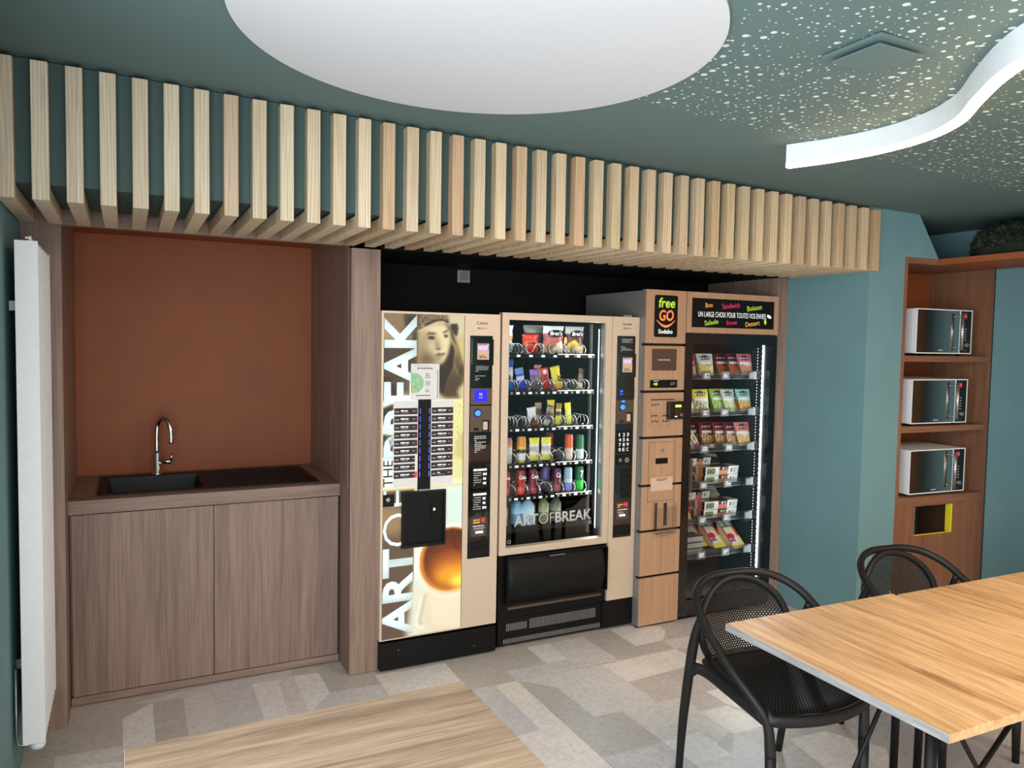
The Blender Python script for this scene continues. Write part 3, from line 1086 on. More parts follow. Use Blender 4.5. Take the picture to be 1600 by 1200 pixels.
# dark preserved greenery on the shelf
rm = random.Random(4)
m = MB()
def leaf(c, s, n_, r_):
    n_ = n_.normalized()
    a = n_.orthogonal().normalized()
    a.rotate(Matrix.Rotation(r_, 3, n_))
    b = n_.cross(a)
    v = [m.bm.verts.new(c + a * s * x + b * s * y + n_ * s * z) for x, y, z in ((-1, 0, 0), (-.3, -.55, .25), (.6, -.5, .1), (1, 0, .35), (.6, .5, .1), (-.3, .55, .25))]
    m.bm.faces.new(v)
MX, MY0, MY1, MR, MH = 4.660, 0.55, 2.90, 0.195, 0.20
def mossp(u, v, k=1.0):
    """boxy heap: superellipse cross-section, blunt ends"""
    c, s_ = math.cos(math.pi * u), math.sin(math.pi * u)
    e = min(1, math.sin(math.pi * min(1, max(0, v))) * 9) ** .4
    lump = 1 + .07 * math.sin(v * 55 + u * 3) + .06 * math.sin(v * 31 - u * 7)
    return Vector((MX + math.copysign(abs(c) ** .5, c) * (MR - .015) * k * (.55 + .45 * e), MY0 + (MY1 - MY0) * v, 2.226 + abs(s_) ** .5 * MH * e * k * lump))
m.grid(lambda u, v: mossp(u, v, .90), 16, 60)
for i in range(5600):
    v = rm.random()
    if rm.random() < 0.7:
        v = 1 - 0.42 * rm.random() ** 1.1
    u = rm.uniform(.03, .97)
    c_ = mossp(u, v, rm.uniform(.9, 1.0))
    c_.z = max(c_.z, 2.245)
    leaf(c_, rm.uniform(0.008, 0.019), Vector((math.cos(math.pi * u) + rm.uniform(-.8, .8), rm.uniform(-.9, .9), math.sin(math.pi * u) + rm.uniform(-.6, .6))), rm.uniform(0, 6.3))
o = m.build('preserved_moss', 'moss')
tag(o, 'dark curly green moss heaped along the terracotta shelf', 'moss', kind='stuff')

# microwaves
def microwave(lx, z, label, first=None):
    w_, h_, d_ = 0.483, 0.272, 0.36
    root = thing('microwave_oven', (0, 0, 0), label, 'microwave', 'microwaves in the niche cabinet')
    m = MB()
    m.box(0, w_, 0.022, d_, 0.0, h_, bevel=0.004)
    m.build('body', 'white', root)
    fr = MB()
    t = 0.006
    for b in ((0, w_, 0.0, 0.022, 0, t), (0, w_, 0, 0.022, h_ - t, h_), (0, t, 0, 0.022, t, h_ - t), (w_ - t, w_, 0, 0.022, t, h_ - t), (0.375, 0.379, 0.0, 0.022, t, h_ - t)):
        fr.box(*b)
    fr.build('front_frame', 'white', root)
    d = part('door', 'mirror', root, (t, 0.375, 0.002, 0.021, t, h_ - t))
    m = MB()
    m.tube([(0.357, -0.032, 0.022), (0.357, -0.032, h_ - 0.022)], (0.0085), 12)
    m.tube([(0.357, -0.032, 0.04), (0.357, 0.003, 0.04)], 0.005, 8)
    m.tube([(0.357, -0.032, h_ - 0.04), (0.357, 0.003, h_ - 0.04)], 0.005, 8)
    m.build('handle', 'steel', d)
    cp = part('control_panel', 'blackgloss', root, (0.379, w_ - t, 0.002, 0.021, t, h_ - t))
    part('display', 'brownscreen', cp, (0.392, 0.434, 0.0008, 0.0022, h_ - 0.055, h_ - 0.018))
    text_fit('18', 0.396, 0.430, h_ - 0.046, h_ - 0.028, 0.0008, 'redled', cp, name='display_digits', depth=0.0004)
    m = MB()
    for i in range(3):
        for j in range(5):
            m.box(0.392 + i * 0.016, 0.402 + i * 0.016, 0.0012, 0.0022, 0.085 + j * 0.017, 0.090 + j * 0.017)
    m.build('keypad', 'greytext', cp)
    m = MB()
    m.lathe((0.428, 0.002, 0.055), [(0.016, 0), (0.016, -0.008), (0.013, -0.018), (0.012, -0.020)], axis='y', seg=24)
    m.build('knob', 'steel', cp)
    m = MB()
    m.lathe((0.430, 0.002, 0.022), [(0.004, 0), (0.004, -0.003)], axis='y', seg=12)
    m.build('button', 'steel', cp)
    m = MB()
    for i_, wd_ in enumerate((0.010, 0.007, 0.008, 0.006)):
        m.box(0.195 + i_ * 0.011, 0.195 + i_ * 0.011 + wd_, 0.0012, 0.0019, 0.018, 0.024)
    m.build('maker_mark', 'greytext', d)
    m = MB()
    for i in range(8):
        m.box(-0.0006, 0.0005, 0.27, 0.31, 0.04 + i * 0.009, 0.044 + i * 0.009)
    m.build('vent_slots', 'black', root)
    for fx in (0.04, w_ - 0.06):
        for fy in (0.04, d_ - 0.05):
            part('foot', 'black', root, (fx, fx + 0.02, fy, fy + 0.02, -0.014, 0.0))
    c, s_ = math.cos(R(A4)), math.sin(R(A4))
    lp = Vector((lx, 0.015, z))
    root.location = CP + Vector((lp.x * c - lp.y * s_, lp.x * s_ + lp.y * c, lp.z))
    root.rotation_euler = (0, 0, R(A4))
    return root


microwave(0.136, 1.6515, 'topmost of the three microwaves, with mirrored door and white body')
microwave(0.122, 1.2215, 'middle of the three microwaves, on the shelf under the topmost one')
microwave(0.130, 0.7875, 'lowest of the three microwaves, above the hole with the yellow rim')

# pendant bulbs behind the camera, mirrored in the vending machine glass
pb = thing('pendant_lamp', (4.61, -0.6, 1.63), 'bare warm bulb on a black cord, the lower one mirrored in the snack machine glass', 'pendant lamp', 'pendant bulbs')
def pend(x, y, z, lab, root=None):
    root = thing('pendant_lamp', (x, y, z), lab, 'pendant lamp', 'pendant bulbs mirrored in the glass')
    m = MB()
    m.lathe((x, y, z), [(0.003, -0.035), (0.012, -0.032), (0.018, -0.016), (0.018, 0.0), (0.013, 0.03), (0.010, 0.045)], seg=16)
    m.build('bulb', 'bulb', root)
    m = MB()
    m.lathe((x, y, z + 0.045), [(0.016, 0), (0.018, 0.04), (0.008, 0.05)], seg=16)
    m.build('socket', 'black', root)
    m = MB()
    m.tube([(x, y, z + 0.09), (x, y, zc(x) - 0.001)], 0.003, 6)
    m.build('cord', 'black', root)
bpy.data.objects.remove(pb)
pend(4.66, -0.6, 1.66, 'bare warm bulb hanging lower, mirrored in the snack machine glass')
pend(4.72, -0.6, 1.71, 'bare warm bulb hanging higher, mirrored in the snack machine glass')

# ================================================================ coffee machine
class Canvas:
    """small numpy painting used for the printed, backlit artwork of the door"""

    def __init__(s, x0, x1, z0, z1, nx, nz, base):
        s.x0, s.x1, s.z0, s.z1, s.nx, s.nz = x0, x1, z0, z1, nx, nz
        s.X, s.Z = np.meshgrid(np.linspace(x0, x1, nx + 1), np.linspace(z0, z1, nz + 1), indexing='ij')
        s.c = np.zeros((nx + 1, nz + 1, 3)) + np.array(base, float)

    def blur(s, a, k):
        for _ in range(2):
            for ax in (0, 1):
                if k > 0:
                    pad = [(0, 0), (0, 0)]
                    pad[ax] = (k, k)
                    b = np.pad(a, pad, mode='edge')
                    cs = np.cumsum(b, axis=ax)
                    cs = np.insert(cs, 0, 0, axis=ax)
                    n_ = a.shape[ax]
                    if ax == 0:
                        a = (cs[2 * k + 1:2 * k + 1 + n_, :] - cs[:n_, :]) / (2 * k + 1)
                    else:
                        a = (cs[:, 2 * k + 1:2 * k + 1 + n_] - cs[:, :n_]) / (2 * k + 1)
        return a

    def mix(s, mask, col, soft=0, op=1.0):
        m_ = mask.astype(float)
        if soft:
            m_ = s.blur(m_, soft)
        m_ = (m_ * op)[..., None]
        s.c = s.c * (1 - m_) + np.array(col, float) * m_

    def inpoly(s, pts):
        r = np.zeros(s.X.shape, bool)
        n_ = len(pts)
        for i in range(n_):
            xa, za = pts[i]
            xb, zb = pts[(i + 1) % n_]
            if za == zb:
                continue
            cond = ((za > s.Z) != (zb > s.Z)) & (s.X < (xb - xa) * (s.Z - za) / (zb - za) + xa)
            r ^= cond
        return r

    def poly(s, pts, col, soft=0, op=1.0):
        s.mix(s.inpoly(pts), col, soft, op)

    def ell(s, c, rx, rz, col, soft=0, op=1.0):
        s.mix(((s.X - c[0]) / rx) ** 2 + ((s.Z - c[1]) / rz) ** 2 < 1, col, soft, op)

    def line(s, pts, wd, col, soft=0, op=1.0):
        d = np.full(s.X.shape, 9.0)
        for (xa, za), (xb, zb) in zip(pts[:-1], pts[1:]):
            L2 = (xb - xa) ** 2 + (zb - za) ** 2 + 1e-12
            t = np.clip(((s.X - xa) * (xb - xa) + (s.Z - za) * (zb - za)) / L2, 0, 1)
            d = np.minimum(d, np.hypot(s.X - xa - t * (xb - xa), s.Z - za - t * (zb - za)))
        s.mix(np.clip((wd / 2 - d) / 0.0016 + .5, 0, 1), col, soft, op)

    def noise(s, mask, amp, seed=0):
        n_ = np.random.RandomState(seed).normal(0, amp, s.X.shape)
        s.c = s.c + (n_ * mask)[..., None]

    def mesh(s, name, y, mat, parent):
        off = origin(parent)
        P = np.stack([s.X - off.x, np.full(s.X.shape, y - off.y), s.Z - off.z], -1).reshape(-1, 3)
        idx = np.arange((s.nx + 1) * (s.nz + 1)).reshape(s.nx + 1, s.nz + 1)
        F = np.stack([idx[:-1, :-1], idx[1:, :-1], idx[1:, 1:], idx[:-1, 1:]], -1).reshape(-1, 4)
        me = bpy.data.meshes.new(name)
        me.from_pydata(P.tolist(), [], F.tolist())
        ca = me.color_attributes.new('Col', 'FLOAT_COLOR', 'POINT')
        v = np.clip(s.c, 0, 255) / 255.0
        lin = np.where(v <= 0.04045, v / 12.92, ((v + 0.055) / 1.055) ** 2.4).reshape(-1, 3)
        ca.data.foreach_set('color', np.concatenate([lin, np.ones((len(lin), 1))], 1).ravel())
        me.materials.append(M[mat])
        o = bpy.data.objects.new(name, me)
        COL.objects.link(o)
        o.parent = parent
        return o


cm = thing('coffee_machine', (1.44, 3.95, 0), 'coffee vending machine with a backlit picture of a woman in a hat and a cup', 'vending machine')
part('cabinet', 'blackmatt', cm, (1.128, 1.766, 3.705, 4.27, 0.02, 1.805))
part('kick_panel', 'black', cm, (1.126, 1.768, 3.640, 3.72, 0.012, 0.150), bevel=0.002)
part('adjustable_feet', 'black', cm, (1.14, 1.17, 3.67, 3.70, 0, 0.02), (1.72, 1.75, 3.67, 3.70, 0, 0.02), (1.14, 1.17, 4.22, 4.25, 0, 0.02), (1.72, 1.75, 4.22, 4.25, 0, 0.02))
m = MB()
for xx_ in (1.22, 1.64):
    m.lathe((xx_, 3.6405, 0.107 if xx_ < 1.3 else 0.06), [(0.003, 0), (0.003, -0.002)], axis='y', seg=8)
m.build('screw', 'steel', cm)
dr_ = MB()
for b in ((1.120, 1.131, 3.638, 3.705, 0.165, 1.82), (1.131, 1.766, 3.638, 3.705, 1.809, 1.82), (1.131, 1.766, 3.638, 3.705, 0.165, 0.171), (1.5615, 1.766, 3.638, 3.705, 0.171, 1.809)):
    dr_.box(*b)
door = dr_.build('door', 'champagne', cm)
part('door_back', 'blackmatt', cm, (1.131, 1.5615, 3.650, 3.70, 0.171, 1.809))

cv = Canvas(1.1315, 1.5605, 0.1715, 1.8085, 150, 560, (196, 180, 148))
def A(x, y):
    return (1.1305 + x * 0.000457, 1.806 - (y - (78 + x * 0.02)) * 0.000426)
def AP(*pts):
    return [A(*p) for p in pts]
# --- photograph: upper part
cv.poly(AP((-20, 40), (980, 40), (980, 1100), (-20, 1100)), (186, 170, 138))
cv.poly(AP((700, 40), (980, 40), (980, 380), (840, 360)), (208, 200, 172), 6)
cv.poly(AP((-20, 60), (260, 60), (260, 420), (-20, 420)), (150, 126, 98), 8)
cv.poly(AP((-20, 320), (330, 300), (300, 1090), (-20, 1090)), (92, 76, 58), 8)
cv.poly(AP((-20, 180), (240, 330), (300, 420), (-20, 420)), (196, 172, 138), 5, .7)
cv.line(AP((300, 420), (330, 330), (390, 290)), 0.014, (226, 214, 180), 2)
# shoulder and pale wool on the right
cv.poly(AP((620, 1100), (700, 980), (860, 860), (980, 860), (980, 1100)), (216, 208, 168), 4)
cv.poly(AP((800, 370), (940, 350), (960, 900), (880, 880)), (206, 190, 140), 5)
# hair
cv.poly(AP((230, 90), (400, 80), (400, 680), (230, 760), (180, 900), (150, 1000), (210, 700), (260, 480), (330, 330)), (66, 52, 38), 3)
cv.poly(AP((690, 190), (770, 230), (830, 400), (900, 600), (940, 740), (930, 900), (860, 1000), (900, 1110), (700, 1070), (560, 900), (600, 700), (690, 660), (740, 560), (770, 420), (760, 280)), (58, 45, 34), 3)
for i in range(26):
    t = i / 25
    x0_ = 730 + 60 * math.sin(i * 2.3)
    cv.line(AP((720 + 30 * t, 220 + 200 * t), (790 + 60 * t + x0_ * .02, 420 + 60 * t), (860 + 50 * math.sin(i), 640 + 50 * t), (740 + 190 * t, 860 + 40 * math.sin(i * 1.7)), (690 + 230 * t, 1090)), 0.0022, (150, 126, 88) if i % 3 else (222, 206, 160), 1, .55)
for i in range(12):
    cv.line(AP((300 + i * 5, 420 + i * 10), (240 + i * 12, 600), (180 + i * 14, 760), (150 + i * 20, 940)), 0.002, (170, 142, 100), 1, .5)
# face
cv.poly(AP((388, 300), (470, 240), (600, 196), (700, 200), (752, 260), (768, 340), (766, 440), (742, 540), (712, 620), (670, 662), (610, 668), (500, 662), (388, 664)), (222, 208, 172), 3)
cv.poly(AP((385, 280), (470, 260), (470, 420), (540, 560), (560, 668), (385, 670)), (128, 108, 82), 10, .85)
cv.poly(AP((540, 560), (640, 640), (680, 662), (400, 668), (390, 600)), (92, 74, 54), 7, .75)
cv.poly(AP((610, 350), (655, 480), (640, 500), (600, 490), (590, 440), (600, 380)), (132, 110, 84), 4, .8)
cv.ell(A(628, 492), 0.012, 0.004, (70, 52, 40), 1, .8)
cv.poly(AP((480, 320), (600, 330), (600, 390), (480, 390)), (140, 118, 92), 6, .7)
cv.poly(AP((485, 318), (520, 295), (600, 305), (606, 318), (540, 312)), (46, 34, 26), 1)
cv.poly(AP((678, 300), (700, 285), (745, 262), (744, 276), (700, 300)), (52, 40, 30), 1)
cv.ell(A(548, 358), 0.017, 0.0065, (48, 36, 28), 1)
cv.ell(A(552, 356), 0.006, 0.0035, (220, 210, 185), 1, .7)
cv.ell(A(545, 352), 0.020, 0.003, (40, 30, 24), 1, .7)
cv.ell(A(720, 336), 0.012, 0.0055, (58, 44, 34), 1)
cv.poly(AP((584, 572), (620, 545), (645, 542), (660, 548), (690, 540), (716, 548), (690, 562), (640, 566)), (96, 72, 54), 1)
cv.poly(AP((584, 572), (640, 566), (690, 562), (710, 556), (690, 578), (650, 590), (612, 586)), (168, 138, 108), 1)
cv.ell(A(640, 606), 0.018, 0.004, (128, 104, 80), 2, .6)
# hat
cv.poly(AP((240, 60), (730, 60), (752, 175), (700, 150), (620, 160), (500, 210), (380, 290), (250, 330), (240, 200)), (128, 112, 88), 2)
hat = cv.inpoly(AP((300, 60), (730, 60), (752, 175), (620, 150), (480, 210), (385, 270)))
cv.noise(hat, 34, 3)
cv.poly(AP((240, 80), (385, 80), (385, 240), (300, 300), (250, 320)), (58, 46, 36), 4, .85)
cv.line(AP((480, 205), (600, 152), (680, 145), (742, 168)), 0.008, (38, 28, 24), 1)
cv.line(AP((388, 286), (500, 228), (600, 180), (660, 168), (700, 172)), 0.007, (222, 206, 172), 1)
cv.poly(AP((770, 195), (855, 188), (868, 250), (850, 340), (800, 300), (780, 250)), (64, 52, 42), 1)
cv.noise(cv.inpoly(AP((770, 190), (860, 186), (868, 340), (800, 310))), 26, 5)
cv.poly(AP((-20, 820), (60, 820), (200, 1020), (200, 1100), (-20, 1100)), (58, 48, 34), 3)
cv.noise(cv.inpoly(AP((-20, 840), (120, 840), (200, 1090), (-20, 1090))), 34, 7)
cv.ell(A(250, 1050), 0.03, 0.018, (206, 178, 140), 4)
# --- pale middle with selection panel, then the cup
zt_ = A(0, 1085)[1]
cv.mix((cv.Z < zt_), (236, 242, 226), 1)
cv.poly([(1.49, zt_), (1.57, zt_), (1.57, 0.95), (1.49, 0.95)], (222, 216, 160), 6)
cv.noise(cv.inpoly([(1.515, zt_), (1.57, zt_), (1.57, 1.07), (1.53, 1.07)]), 16, 9)
cv.poly([(1.53, 1.2), (1.57, 1.2), (1.57, 1.06), (1.51, 1.08)], (196, 184, 128), 4, .6)
cv.poly([(1.12, 0.92), (1.57, 0.92), (1.57, 0.936), (1.12, 0.936)], (216, 196, 140), 2)
cv.poly([(1.12, 0.16), (1.298, 0.16), (1.298, 0.925), (1.12, 0.925)], (118, 98, 82), 1)
cv.poly([(1.12, 0.70), (1.298, 0.70), (1.298, 0.83), (1.12, 0.86)], (176, 150, 112), 8, .8)
cv.poly([(1.298, 0.16), (1.57, 0.16), (1.57, 0.925), (1.298, 0.925)], (226, 230, 222), 1)
cv.poly([(1.44, 0.60), (1.57, 0.60), (1.57, 0.92), (1.44, 0.92)], (214, 226, 216), 6)
cv.poly([(1.26, 0.17), (1.40, 0.17), (1.33, 0.46), (1.29, 0.46)], (224, 222, 206), 6)
cv.ell((1.51, 0.30), 0.165, 0.17, (226, 214, 190), 4)
cv.poly([(1.40, 0.20), (1.57, 0.17), (1.57, 0.40), (1.37, 0.38)], (232, 222, 200), 5)
cv.line([(1.345, 0.36), (1.315, 0.22), (1.35, 0.205)], 0.020, (238, 232, 216), 2)
cv.line([(1.36, 0.37), (1.33, 0.235), (1.345, 0.22)], 0.008, (190, 176, 150), 2)
cv.ell((1.505, 0.535), 0.195, 0.195, (242, 238, 224), 2)
cv.ell((1.495, 0.545), 0.166, 0.166, (214, 150, 70), 1)
cv.ell((1.505, 0.548), 0.154, 0.156, (112, 58, 30), 2)
cv.ell((1.50, 0.50), 0.13, 0.105, (176, 104, 48), 12)
cv.ell((1.515, 0.46), 0.11, 0.066, (236, 172, 60), 10)
cv.ell((1.55, 0.425), 0.05, 0.035, (255, 226, 110), 6)
cv.line([(1.38, 0.60), (1.44, 0.59), (1.50, 0.61), (1.56, 0.60)], 0.004, (80, 38, 22), 2, .6)
cv.line([(1.50, 0.70), (1.52, 0.62), (1.55, 0.58)], 0.006, (70, 32, 18), 2, .6)
cv.poly([(1.12, 1.335), (1.184, 1.36), (1.184, 1.25), (1.15, 1.25), (1.12, 1.27)], (62, 50, 40), 2)
cv.poly([(1.12, 1.21), (1.184, 1.20), (1.184, 1.10), (1.12, 1.095)], (70, 58, 44), 2)
cv.noise(cv.inpoly([(1.12, 1.21), (1.184, 1.20), (1.184, 1.10), (1.12, 1.095)]), 40, 12)
cv.c = 255 * (np.clip(cv.c, 0, 255) / 255) ** 1.3
cv.mesh('backlit_picture', 3.6395, 'backlit', door)
# dark seam between picture and pay panel
part('picture_seam', 'black', door, (1.5605, 1.5622, 3.6375, 3.639, 0.171, 1.809))

yL = 3.6392
text_fit('BREAK', 1.1335, 1.302, 1.085, 1.804, yL, 'lettersign', door, turn=90, offset=0.035)
text_fit('THE', 1.1335, 1.182, 0.945, 1.078, yL, 'darktext', door, turn=90)
text_fit('OF', 1.1335, 1.293, 0.640, 0.925, yL, 'lettersign', door, turn=90, offset=-0.012)
text_fit('ART', 1.1335, 1.293, 0.180, 0.632, yL, 'lettersign', door, turn=90, offset=0.035)
lk = part('lock_plate', 'black', door, (1.134, 1.190, 3.6335, 3.6388, 0.846, 0.907))
m = MB()
m.lathe((1.158, 3.6335, 0.882), [(0.012, 0), (0.012, -0.006), (0.007, -0.007)], axis='y', seg=20)
m.build('lock_cylinder', 'steel', lk)
# paper notice
nt_ = thing('paper_notice', (1.35, 3.637, 1.47), 'pale paper notice with a green circle stuck on the coffee machine front', 'notice')
part('sheet', 'paper', nt_, (1.272, 1.424, 3.6360, 3.6372, 1.380, 1.560))
m = MB()
pts = [(1.2725, 1.413)]
for kk in range(17):
    a = R(-78 + kk * 156 / 16)
    pts.append((1.290 + 0.050 * math.cos(a), 1.464 + 0.050 * math.sin(a)))
pts.append((1.2725, 1.515))
m.prism([(x, 3.6355, z) for x, z in pts], (0, 0.0004, 0))
m.build('green_circle', plain('pale_green_print', (150, 196, 150), 0.7, noise=0.1, nscale=60), nt_)
m = MB()
for kk in range(13):
    m.box(1.4125, 1.4175, 3.6355, 3.636, 1.388 + kk * 0.011, 1.394 + kk * 0.011)
m.build('binding_holes', 'darktext', nt_)
text_lines(1, 1.285, 1.405, 1.545, 1.553, 3.6359, 'greytext', nt_, seed=71, fill=.7)
text_lines(1, 1.305, 1.388, 1.534, 1.541, 3.6359, 'darktext', nt_, seed=72, fill=.7)
m = MB()
m.tube([(1.274, 3.6352, 1.425), (1.285, 3.6352, 1.442), (1.292, 3.6352, 1.435), (1.300, 3.6352, 1.450)], 0.0025, 5)
m.build('orange_scribble', 'orangeink', nt_)
text_lines(3, 1.348, 1.375, 1.485, 1.512, 3.636, 'darktext', nt_, seed=2, fill=.35)
text_lines(3, 1.348, 1.375, 1.448, 1.472, 3.636, 'darktext', nt_, seed=3, fill=.35)
text_lines(2, 1.348, 1.372, 1.415, 1.432, 3.636, 'darktext', nt_, seed=4, fill=.35)
part('strip', 'darktext', nt_, (1.300, 1.376, 3.6356, 3.636, 1.398, 1.402))

# selection panel
sp_ = part('selection_panel', 'paper', cm, (1.184, 1.505, 3.6365, 3.6385, 0.940, 1.372))
colr = plain('dark_drink_label', (38, 28, 27), 0.5, noise=0.05)
colr2 = plain('dark_red_label_end', (84, 40, 36), 0.5, noise=0.05)
namesL = ['Expresso', 'Café long', 'Ristretto', 'Café au lait', 'Cappuccino', 'Mochaccino', 'Chocolat noisette', 'Café vanille', 'Chocolat au caramel']
namesR = ['Café court', 'Café long', 'Macchiato', 'Café au lait', 'Cappuccino', 'Chocolat', 'Chocolat - lait', 'Gourmand lait', 'Thé']
for side, (xa, xb, nm) in enumerate(((1.187, 1.309, namesL), (1.385, 1.502, namesR))):
    for i in range(9):
        zt = 1.338 - i * 0.0402
        lb = part('drink_label', colr, sp_, (xa, xb - 0.012, 3.6357, 3.6366, zt - 0.032, zt))
        e_ = part('label_end', colr2 if not (side == 0 and i > 5) else ('redled' if i == 8 else 'paper'), lb, (xb - 0.012, xb, 3.6357, 3.6366, zt - 0.032, zt))
        wd = min(0.045, 0.0042 * len(nm[i]))
        part('drink_name', 'whiteink', lb, (xa + 0.034, xa + 0.034 + wd * .55, 3.6353, 3.6357, zt - 0.017, zt - 0.0105), (xa + 0.036 + wd * .6, xa + 0.036 + wd, 3.6353, 3.6357, zt - 0.017, zt - 0.0115))
        m = MB()
        m.box(xa + 0.006, xa + 0.024, 3.6353, 3.6357, zt - 0.020, zt - 0.016)
        m.box(xa + 0.036, xa + 0.075, 3.6353, 3.6357, zt - 0.024, zt - 0.0225)
        m.box(xb - 0.026, xb - 0.014, 3.6353, 3.6357, zt - 0.017, zt - 0.014)
        m.build('price', 'greytext', lb)
bar = part('button_strip', 'black', cm, (1.312, 1.380, 3.6335, 3.637, 0.918, 1.380))
for i in range(9):
    zt = 1.338 - i * 0.0402 - 0.016 if i else 1.322
    zt = 1.322 - i * 0.0402
    for xx_ in (1.3225, 1.3715):
        part('button_light', 'blueled', bar, (xx_ - 0.0008, xx_ + 0.0008, 3.6328, 3.6336, zt - 0.013, zt + 0.013))
    m = MB()
    for xx_ in (1.335, 1.357):
        m.lathe((xx_, 3.6335, zt), [(0.005, 0), (0.005, -0.001)], axis='y', seg=12)
    m.build('touch_button', 'black', bar)
# cup bay: recessed black box standing a little proud
cb2 = MB()
for b in ((1.229, 1.240, 3.622, 3.645, 0.630, 0.916), (1.452, 1.463, 3.622, 3.645, 0.630, 0.916), (1.240, 1.452, 3.622, 3.645, 0.904, 0.916), (1.240, 1.452, 3.622, 3.645, 0.630, 0.646)):
    cb2.box(*b)
cbay = cb2.build('cup_bay', 'blackmatt', cm)
part('bay_back', 'black', cbay, (1.240, 1.452, 3.634, 3.640, 0.646, 0.904))
part('bay_handle', 'black', cbay, (1.385, 1.396, 3.628, 3.634, 0.765, 0.850))
m = MB()
m.lathe((1.402, 3.634, 0.815), [(0.008, 0), (0.007, -0.004)], axis='y', seg=16)
m.build('bay_lamp', 'whiteink', cbay)
part('bay_funnel', 'steel', cbay, (1.315, 1.375, 3.626, 3.64, 0.912, 0.924))
# pay panel
def badge_reader(parent, x0, x1, z0, z1, y):
    r_ = part('badge_reader', 'blackgloss', parent, (x0 - .03, x1 + .028, y - 0.010, y, z0 - 0.03, z1 + 0.022), bevel=0.002)
    part('reader_face', 'pink', r_, (x0, x1, y - 0.012, y - 0.0101, z0, z1))
    part('reader_screen', 'lilac', r_, (x0 + .006, x1 - .006, y - 0.013, y - 0.0121, z0 + (z1 - z0) * .60, z0 + (z1 - z0) * .86))
    part('screen_edge', 'darktext', r_, (x1 - .006, x1 - .003, y - 0.013, y - 0.0121, z0 + (z1 - z0) * .60, z0 + (z1 - z0) * .86))
    text_lines(2, x0 + .008, x1 - .01, z0 + .006, z0 + .022, y - .012, 'darktext', r_, seed=5)
    text_lines(1, x0 + .004, x1 - .01, z1 - .008, z1 - .001, y - .012, 'darktext', r_, seed=6)
    text_lines(1, x0 + .018, x1 - .018, z0 + (z1 - z0) * .42, z0 + (z1 - z0) * .5, y - .012, 'amberink', r_, seed=6)
    return r_


yp = 3.6365
pp = part('pay_panel', 'blackgloss', cm, (1.593, 1.722, 3.6365, 3.640, 0.533, 1.707))
badge_reader(pp, 1.629, 1.696, 1.583, 1.667, yp)
text_lines(5, 1.622, 1.700, 1.518, 1.556, yp, 'greytext', pp, seed=11, fill=.35)
text_lines(4, 1.622, 1.690, 1.472, 1.500, yp, 'greytext', pp, seed=12, fill=.4)
sc_ = part('screen_module', 'bronze', pp, (1.597, 1.719, 3.628, 3.6364, 1.348, 1.432))
ss = part('blue_screen', 'bluescreen', sc_, (1.616, 1.690, 3.6268, 3.628, 1.364, 1.424))
text_fit('N', 1.646, 1.660, 1.395, 1.409, 3.6266, 'whiteink', sc_, depth=.0004)
text_fit('NECTA', 1.642, 1.664, 1.382, 1.387, 3.6266, 'whiteink', sc_, depth=.0004)
cp_ = part('coin_plate', 'bronze', pp, (1.597, 1.717, 3.630, 3.6364, 1.205, 1.340))
m = MB()
m.lathe((1.637, 3.630, 1.303), [(0.021, 0), (0.021, -0.004), (0.016, -0.006)], axis='y', seg=24)
rg = m.build('button_ring', 'blackgloss', cp_)
m = MB()
m.lathe((1.637, 3.624, 1.303), [(0.016, 0), (0.014, -0.004)], axis='y', seg=24)
m.build('blue_button', 'bluebutton', rg)
part('coin_slot', 'blackgloss', cp_, (1.617, 1.645, 3.629, 3.6302, 1.212, 1.226))
rt_ = part('coin_return', 'blackgloss', cp_, (1.664, 1.705, 3.6285, 3.6302, 1.208, 1.266))
part('return_flap', 'pink', rt_, (1.668, 1.694, 3.6275, 3.6286, 1.214, 1.258), bevel=0.004)
text_lines(9, 1.622, 1.692, 1.092, 1.184, yp, 'greytext', pp, seed=13, fill=.5)
for zz, sd in ((0.905, 14), (0.775, 15)):
    st_ = part('instruction_sticker', 'blackmatt', pp, (1.616, 1.702, 3.6358, 3.6364, zz, zz + 0.112))
    part('heading', 'whiteink', st_, (1.622, 1.644, 3.6352, 3.6358, zz + 0.092, zz + 0.103), (1.647, 1.698, 3.6352, 3.6358, zz + 0.092, zz + 0.103))
    text_lines(6, 1.622, 1.666, zz + .012, zz + .085, 3.6358, 'greytext', st_, seed=sd, fill=.35)
    text_lines(3, 1.676, 1.698, zz + .012, zz + .085, 3.6358, 'whiteink', st_, seed=sd + 2, fill=.5)
st_ = part('cup_sticker', 'brownscreen', pp, (1.613, 1.700, 3.6358, 3.6364, 0.648, 0.752))
part('red_square', plain('red_orange_print', (196, 70, 44), .6, noise=.05), st_, (1.670, 1.692, 3.6352, 3.6358, 0.722, 0.746))
text_lines(2, 1.622, 1.662, .716, .742, 3.6358, 'amberink', st_, seed=20)
text_lines(1, 1.622, 1.690, .700, .707, 3.6358, 'whiteink', st_, seed=21)
text_lines(2, 1.622, 1.690, .684, .696, 3.6358, 'greytext', st_, seed=22)
part('white_tag', 'whiteink', st_, (1.637, 1.682, 3.6352, 3.6358, 0.664, 0.677))
part('return_tray', 'blackmatt', pp, (1.597, 1.718, 3.628, 3.6364, 0.545, 0.618), bevel=0.003)
part('tray_slot', 'black', pp, (1.612, 1.694, 3.6262, 3.628, 0.582, 0.602))
text_fit('Canto', 1.629, 1.693, 1.766, 1.781, 3.6378, 'darktext', door, offset=.004, depth=.0006)
text_fit('NECTA', 1.652, 1.687, 1.742, 1.749, 3.6378, 'darktext', door, depth=.0006)
text_fit('N', 1.636, 1.648, 1.740, 1.751, 3.6378, 'darktext', door, offset=.02, depth=.0006)

